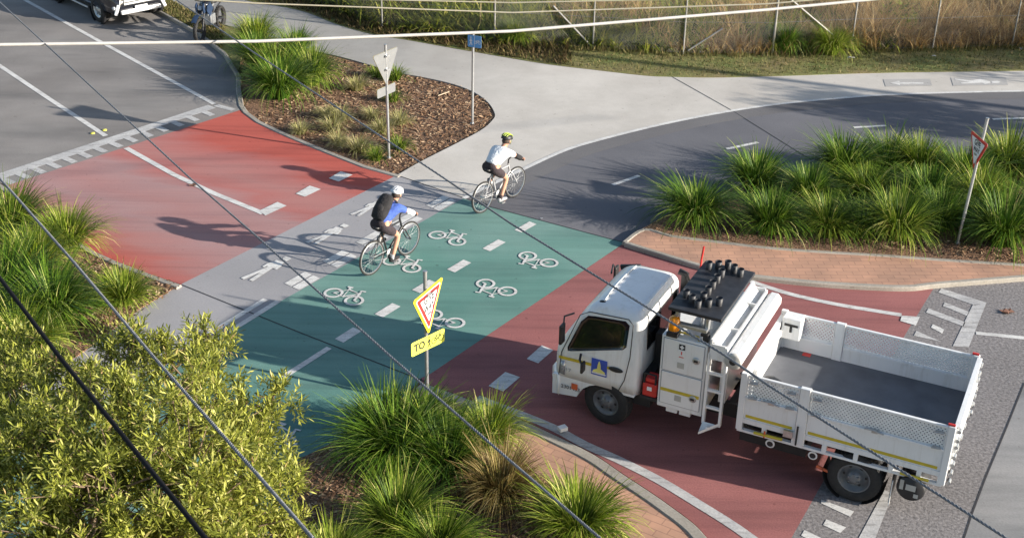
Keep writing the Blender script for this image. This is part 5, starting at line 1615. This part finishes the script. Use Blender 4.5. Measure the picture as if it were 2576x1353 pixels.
def rider(rc, ang, label, shirt, shorts, arm, helmet, arm_label, hl=0.0, lift=0.0):
    root = empty('person', rc, ang, label, 'person', 'cyclists on the crossing')
    S = lambda s: {'sh': Vector((.585, s * .175, 1.165 + lift)), 'el': Vector((.80, s * .285, 1.02)), 'wr': Vector((.875, s * .265, .975)), 'hp': Vector((.25, s * .095, .885))}
    rk, ra, rt = Vector((.60, -.12, .60)), Vector((.41, -.13, .215)), Vector((.56, -.135, .14))
    lk, la, lt = Vector((.66, .12, .80)), Vector((.36, .13, .52)), Vector((.50, .135, .455))
    pelv, sp1, sp2, nk, hb, hm, ht = Vector((.24, 0, .93)), Vector((.33, 0, 1.02)), Vector((.47, 0, 1.13 + lift * .7)), Vector((.63, 0, 1.22 + lift)), Vector((.68, 0, 1.27 + lift)), Vector((.735, 0, 1.335 + lift)), Vector((.745, 0, 1.42 + lift))
    r_, l_ = S(-1), S(1)
    P = [pelv, sp1, sp2, nk, hb, hm, ht, l_['sh'], l_['el'], l_['wr'], r_['sh'], r_['el'], r_['wr'], l_['hp'], lk, la, r_['hp'], rk, ra, Vector((.92, .262, .95)), Vector((.92, -.262, .95)), lt, rt]
    E = [(0, 1), (1, 2), (2, 3), (3, 4), (4, 5), (5, 6), (2, 7), (7, 8), (8, 9), (9, 19), (2, 10), (10, 11), (11, 12), (12, 20), (0, 13), (13, 14), (14, 15), (15, 21), (0, 16), (16, 17), (17, 18), (18, 22)]
    Rr = [.125, (.135, .115), (.15, .12), .058, .066, .088, .07, .062, .042, .028, .062, .042, .028, .095, .058, .034, .095, .058, .034, .034, .034, .028, .028]
    body = skin('body', P, E, Rr, M['skin'], root, 0)
    f = MB()                                                        # fingers, thumb, face
    for s in (1, -1):
        for k in range(4):
            y = s * (.235 + .018 * k)
            L = (.05, .056, .053, .042)[k]
            f.tube([(.93, y, .955), (.93 + L * .55, y, .962), (.93 + L * .75, y, .935), (.93 + L * .3, y, .918)], [.009, .0085, .008, .006], 6)
        f.tube([(.895, s * .235, .955), (.905, s * .21, .945), (.925, s * .205, .925)], [.010, .009, .007], 6)
    hd = Vector((.735, 0, 1.34 + lift))
    f.tube([hd + Vector((.075, 0, .02)), hd + Vector((.105, 0, -.02)), hd + Vector((.085, 0, -.03))], [.01, .016, .012], 6)
    for s in (1, -1): f.ell(hd + Vector((.0, s * .083, -.01)), (.02, .01, .032), 8, 6)
    join_into(body, f)
    e = MB()
    for s in (1, -1): e.ell(hd + Vector((.082, s * .034, .012)), (.012, .014, .009), 8, 6)
    e.box(hd + Vector((.082, 0, -.055)), (.014, .045, .008))
    e.build('eyes', M['ink'], body)
    # clothes
    d = .018
    sh_pts = [pelv + Vector((-.02, 0, .0)), sp1, sp2, nk - Vector((.05, 0, .02)), l_['sh'], l_['sh'].lerp(l_['el'], .6), r_['sh'], r_['sh'].lerp(r_['el'], .6)]
    skin('shirt', sh_pts, [(0, 1), (1, 2), (2, 3), (2, 4), (4, 5), (2, 6), (6, 7)], [(.158, .145), (.16, .142), (.175, .145), .085, .085, .062, .085, .062], shirt, root, 0)
    skin('shorts', [pelv + Vector((0, 0, -.01)), l_['hp'], l_['hp'].lerp(lk, .95), r_['hp'], r_['hp'].lerp(rk, .78), pelv + Vector((.03, 0, .06))], [(0, 1), (1, 2), (0, 3), (3, 4), (0, 5)], [.148, .118, .082, .118, .082, .135], shorts, root, 0)
    for q in (l_, r_):
        a, b = q['sh'].lerp(q['el'], .5), q['wr']
        skin('sleeve', [a, q['el'], b], [(0, 1), (1, 2)], [.066, .060, .044], arm, root, 1)
    for a, t in ((la, lt), (ra, rt)):
        m_ = MB(); dr = (t - a); dr.z = 0; dr.normalize()
        h0 = a + Vector((0, 0, -.055))
        m_.loft([[h0 + dr * x + Vector((0, y * w_, z)) for y, z in ((-1, 0), (-.9, h_), (0, h_ + .015), (.9, h_), (1, 0), (0, -.012))] for x, w_, h_ in ((-.075, .02, .05), (-.05, .038, .065), (.03, .04, .06), (.11, .043, .035), (.17, .03, .02), (.185, .012, .012))])
        m_.build('shoe', M['black_cloth'] if shirt != M['white_cloth'] else M['bike_white'], root)
        m_ = MB(); m_.tube([a + Vector((-.01, 0, -.02)), a + Vector((.0, 0, .07))], .043, 8); m_.build('sock', M['dark_cloth'] if shirt == M['white_cloth'] else M['bike_white'], root)
    Rh = Matrix.Rotation(.22, 3, 'Y')
    h = MB(); hc = hd + Vector((.0, 0, .035))
    h.ell(hc, (.135, .112, .105), 20, 12, Rh, 0, -.25)
    for y in (-.06, -.02, .02, .06):
        pts = [hc + Rh @ Vector((.138 * sin(a) * (1 - (y / .13) ** 2) ** .5, y * 1.05, .107 * cos(a) * (1 - (y / .13) ** 2) ** .5)) for a in [-.95 + .19 * k for k in range(11)]]
        h.tube(pts, .0085, 5, 1)
    h.tube([hc + Vector((.03, .09, -.04)), hd + Vector((.05, .05, -.085)), hd + Vector((.05, -.05, -.085)), hc + Vector((.03, -.09, -.04))], .007, 5, 1)
    h.build('helmet', helmet, root)
    hr = MB(); hr.ell(hd + Vector((-.02, 0, -.012)), (.09, .088, .07), 12, 8); hr.build('hair', M['hair'], root)
    return root

pA0, pA1 = G(937, 690), G(1024, 642)
aA = atan2(pA1.y - pA0.y, pA1.x - pA0.x)
bicycle(pA0, aA, 'black bicycle under the rider with the backpack', M['bike_black'])
rA = rider(pA0, aA, 'cyclist in a blue shirt and white helmet wearing a black backpack', M['blue_shirt'], M['dark_cloth'], M['white_cloth'], [M['white_cloth'], M['grey_print']], '')
pB0, pB1 = G(1214, 535), G(1302, 492)
aB = atan2(pB1.y - pB0.y, pB1.x - pB0.x)
bicycle(pB0, aB, 'pale grey bicycle ridden onto the concrete path', M['bike_white'])
rB = rider(pB0, aB, 'cyclist in a white shirt and black and lime helmet riding towards the path', M['white_cloth'], M['dark_cloth'], M['black_cloth'], [M['black'], M['lime_shell']], '')
# backpack
bp = empty('backpack', pA0, aA, 'black backpack on the back of the blue shirted cyclist', 'backpack')
mb = MB(); rr_ = []
Rb = Matrix.Rotation(radians(42), 3, 'Y')
for z, sx, sy in ((-.25, .05, .10), (-.23, .10, .135), (-.12, .125, .155), (.05, .12, .155), (.17, .095, .14), (.23, .06, .11), (.25, .02, .06)):
    rr_.append([Vector((.34, 0, 1.225)) + Rb @ Vector((sx * cos(a) * (1 if abs(cos(a)) > .3 else .9), sy * sin(a), z)) for a in [2 * pi * k / 16 for k in range(16)]])
mb.loft(rr_); mb.build('pack', M['black_cloth'], bp)
mb = MB(); mb.ell(Vector((.34, 0, 1.225)) + Rb @ Vector((-.09, 0, -.06)), (.05, .11, .10), 12, 8, Rb); mb.build('front_pocket', M['black_cloth'], bp)
mb = MB()
for s in (.115, -.115): mb.tube([(.46, s * .8, 1.36), (.56, s, 1.30), (.64, s * 1.05, 1.18), (.56, s * 1.25, 1.05), (.42, s * 1.2, 1.02)], .018, 6)
mb.build('strap', M['black_cloth'], bp)

# ---------------------------------------------------------------- parked car at the top left
SA = radians(-47)
s_ax = Vector((cos(SA), sin(SA), 0)); s_lf = Vector((-sin(SA), cos(SA), 0))
car = empty('parked_car', G(258, 55) + s_lf * .80, SA, 'black four wheel drive with bright chrome grille parked at the top edge', 'car')
mb = MB(); rows = []
for x, zb, zt, w_ in ((.86, .42, .80, .62), (.82, .36, .95, .78), (.68, .34, 1.04, .87), (.45, .34, 1.08, .91), (-.2, .34, 1.12, .92), (-.75, .34, 1.16, .92), (-1.5, .34, 1.18, .925), (-3.4, .36, 1.18, .92), (-3.75, .45, 1.12, .86), (-3.82, .55, 1.0, .78)):
    rows.append([Vector((x, y * w_, z)) for y, z in ((-.85, zb), (-1, zb + .1), (-1.0, zb + .4), (-.97, zt - .10), (-.86, zt), (-.4, zt + .03), (.4, zt + .03), (.86, zt), (.97, zt - .10), (1.0, zb + .4), (1, zb + .1), (.85, zb))])
mb.loft(rows); body = mb.build('body', M['blackpaint'], car)
mb = MB(); rows = []
for z, x0, x1, w_ in ((1.14, -.72, -3.72, .86), (1.40, -1.05, -3.66, .80), (1.62, -1.40, -3.55, .72), (1.72, -1.65, -3.4, .64), (1.75, -1.9, -3.2, .5)):
    rows.append([Vector((x, y * w_, z)) for x, y in ((x0, -.8), (x0, 0), (x0, .8), (x0 - .15, 1), (x1 + .2, 1), (x1, .8), (x1, -.8), (x1 + .2, -1), (x0 - .15, -1))])
mb.loft(rows); mb.build('cabin', M['glass'], car)
mb = MB()
for z in (.62, .70, .78, .86): mb.box2((.84, -.50, z), (.90, .50, z + .045))
mb.box2((.82, -.52, .58), (.86, .52, .93), 1); mb.box2((.86, -.78, .90), (.90, .78, .945)); mb.build('grille', [M['chrome'], M['black']], car)
mb = MB(); mb.box2((.84, -.62, .36), (.93, .62, .47)); mb.box((.86, .72, .5), (.05, .1, .3), Matrix.Rotation(.4, 3, 'X')); mb.box((.86, -.72, .5), (.05, .1, .3), Matrix.Rotation(-.4, 3, 'X')); mb.build('bumper', M['chrome'], car, bevel=.02)
mb = MB(); mb.box2((.935, -.20, .44), (.945, .18, .56)); pl0 = mb.build('number_plate', M['sign_white'], car)
mb = MB()
for y in (-.14, -.09, -.04, .03, .08, .13): mb.box((.9475, y, .50), (.004, .03, .06))
mb.build('plate_print', M['grey_print'], pl0)
for s in (1, -1):
    mb = MB(); mb.ell((.74, s * .74, .86), (.13, .13, .07)); mb.build('headlight', M['lens'], car)
    mb = MB(); mb.ell((.80, s * .78, .55), (.06, .06, .06)); mb.build('fog_lamp', M['lens'], car)
    for x in (0, -2.8): wheel(car, (x, s * .80, .38), .38, .25, .25, s, 0, .03, holes=6, rim_m=M['steel'])
    for x in (0, -2.8): mb = MB(); mb.lathe([(.41, -.05), (.46, -.04), (.46, .04), (.41, .05)], (x, s * .90, .38), Y_, 16, arc=pi); mb.build('wheel_arch', M['black'], car)
    mb = MB(); mb.ell((-.95, s * 1.0, 1.2), (.08, .11, .09)); mb.build('mirror', M['blackpaint'], car)
    mb = MB(); mb.box2((-2.3, s * .95, .33), (-.5, s * .98, .37)); mb.build('side_step', M['chrome'], car)
for s in (1, -1):
    mb = MB(); mb.tube([(-1.6, s * .62, 1.76), (-3.2, s * .62, 1.78)], .025, 6); mb.build('roof_rail', M['chrome'], car)

# ---------------------------------------------------------------- motorcycle by the kerb
M['moto_blue'] = plain('dark_blue_plastic', (.018, .035, .075), .4)
MA = radians(-101)
mo = empty('motorcycle', G(505, 108) , MA, 'blue and white trail motorcycle parked against the kerb', 'motorcycle')
lean = Matrix.Rotation(radians(-9), 4, 'X')
hold = mo
def mw(x, r, wd):
    e = bpy.data.objects.new('wheel', None); COL.objects.link(e); e.parent = mo; e.location = (x, 0, r)
    t = MB(); t.lathe([(r - .05, -wd / 2), (r - .02, -wd / 2), (r, -wd / 4), (r, wd / 4), (r - .02, wd / 2), (r - .05, wd / 2), (r - .05, -wd / 2)], (0, 0, 0), Y_, 28)
    for k in range(24):
        a = 2 * pi * k / 24; t.box((cos(a) * r, 0, sin(a) * r), (.02, wd * .8, .014), Matrix.Rotation(-a + pi / 2, 3, 'Y'))
    t.build('tyre', M['rubber'], e)
    t = MB(); t.lathe([(r - .07, -.03), (r - .05, -.035), (r - .05, .035), (r - .07, .03), (r - .07, -.03)], (0, 0, 0), Y_, 28); t.tube([(0, -.07, 0), (0, .07, 0)], .04, 8)
    for k in range(16):
        a = 2 * pi * k / 16; t.tube([(.03 * cos(a + .6), .04 * (1 if k % 2 else -1), .03 * sin(a + .6)), ((r - .06) * cos(a), 0, (r - .06) * sin(a))], .003, 3, caps=False)
    t.build('rim', M['chassis'], e)
mw(0, .34, .10); mw(-1.40, .32, .13)
t = MB()
for s in (.09, -.09): t.tube([(0, s, .34), (-.22, s, .86), (-.30, s, 1.02)], [.03, .028, .024], 8)
t.build('fork', M['black'], mo)
t = MB(); t.tube([(-.34, 0, .95), (-.6, 0, .62), (-.62, 0, .38), (-.95, 0, .36), (-1.0, 0, .72), (-.36, 0, .92)], .028, 6)
for s in (.1, -.1): t.tube([(-.95, s, .40), (-1.40, s, .32)], .026, 6); t.tube([(-1.0, s, .72), (-1.55, s, .86)], .018, 6)
t.build('frame', M['black'], mo)
t = MB(); t.box((-.68, 0, .48), (.34, .26, .28)); t.tube([(-.60, 0, .60), (-.66, 0, .78)], .09, 8)
for k in range(5): t.lathe([(.11, 0), (.11, .012)], (-.605 - .012 * k, 0, .62 + .03 * k), Z_, 10)
t.build('engine', M['steel'], mo, bevel=.02)
t = MB(); t.ell((-.60, 0, .93), (.26, .15, .13), 16, 10); t.build('tank', M['blackpaint'], mo)
for s in (1, -1):
    t = MB(); t.prism([(-.32, .95), (-.55, .98), (-.70, .80), (-.45, .62), (-.28, .80)], lambda p, q: Vector((p[0], q, p[1])), s * .13, s * .15); t.build('shroud', M['moto_blue'], mo)
t = MB(); t.loft([[Vector((x, y * w_, z + h_)) for y, h_ in ((-1, -.03), (-.8, .03), (.8, .03), (1, -.03))] for x, z, w_ in ((-.74, .92, .09), (-.95, .90, .13), (-1.3, .93, .12), (-1.5, .97, .08))]); t.build('seat', M['black'], mo)
t = MB(); rows = []
for x, z in ((.33, .66), (.2, .76), (0, .80), (-.2, .76), (-.3, .70)): rows.append([Vector((x, y, z - abs(y) * .25)) for y in (-.075, 0, .075)])
t.add([v for r in rows for v in r], [(i * 3 + k, i * 3 + k + 1, (i + 1) * 3 + k + 1, (i + 1) * 3 + k) for i in range(4) for k in range(2)], 0, True); t.build('front_mudguard', M['moto_blue'], mo)
t = MB(); t.box((-.17, 0, .92), (.08, .13, .13), Matrix.Rotation(-.35, 3, 'Y')); t.build('headlight', M['lens'], mo, bevel=.03)
for s in (1, -1):
    t = MB(); t.prism([(-.13, .78), (-.10, .98), (-.2, 1.06), (-.24, .8)], lambda p, q: Vector((p[0], q, p[1])), s * .088, s * .12); t.build('headlight_cowl', M['moto_blue'], mo)
t = MB(); t.tube([(-.44, -.40, 1.12), (-.34, -.2, 1.08), (-.32, 0, 1.06), (-.34, .2, 1.08), (-.44, .40, 1.12)], .014, 6)
for s in (1, -1): t.tube([(-.44, s * .40, 1.12), (-.40, s * .30, 1.105)], .02, 6); t.tube([(-.36, s * .25, 1.10), (-.30, s * .34, 1.28)], .008, 5)
t.build('handlebar', M['black'], mo)
for s in (1, -1):
    t = MB(); t.ell((-.30, s * .36, 1.30), (.02, .07, .045)); t.build('mirror', M['black'], mo)
t = MB(); t.tube([(-.85, -.16, .5), (-1.1, -.19, .58), (-1.5, -.19, .74)], [.03, .05, .05], 8); t.build('exhaust', M['steel'], mo)
t = MB(); t.tube([(-.72, .12, .36), (-.74, .38, .02)], .014, 6); t.build('side_stand', M['black'], mo)
t = MB()
for s in (.11, -.11): t.tube([(-1.05, s, .95), (-1.55, s, 1.0)], .012, 5)
t.box((-1.52, 0, .90), (.06, .12, .07), None, 1); t.build('rear_rack', [M['black'], M['red']], mo)
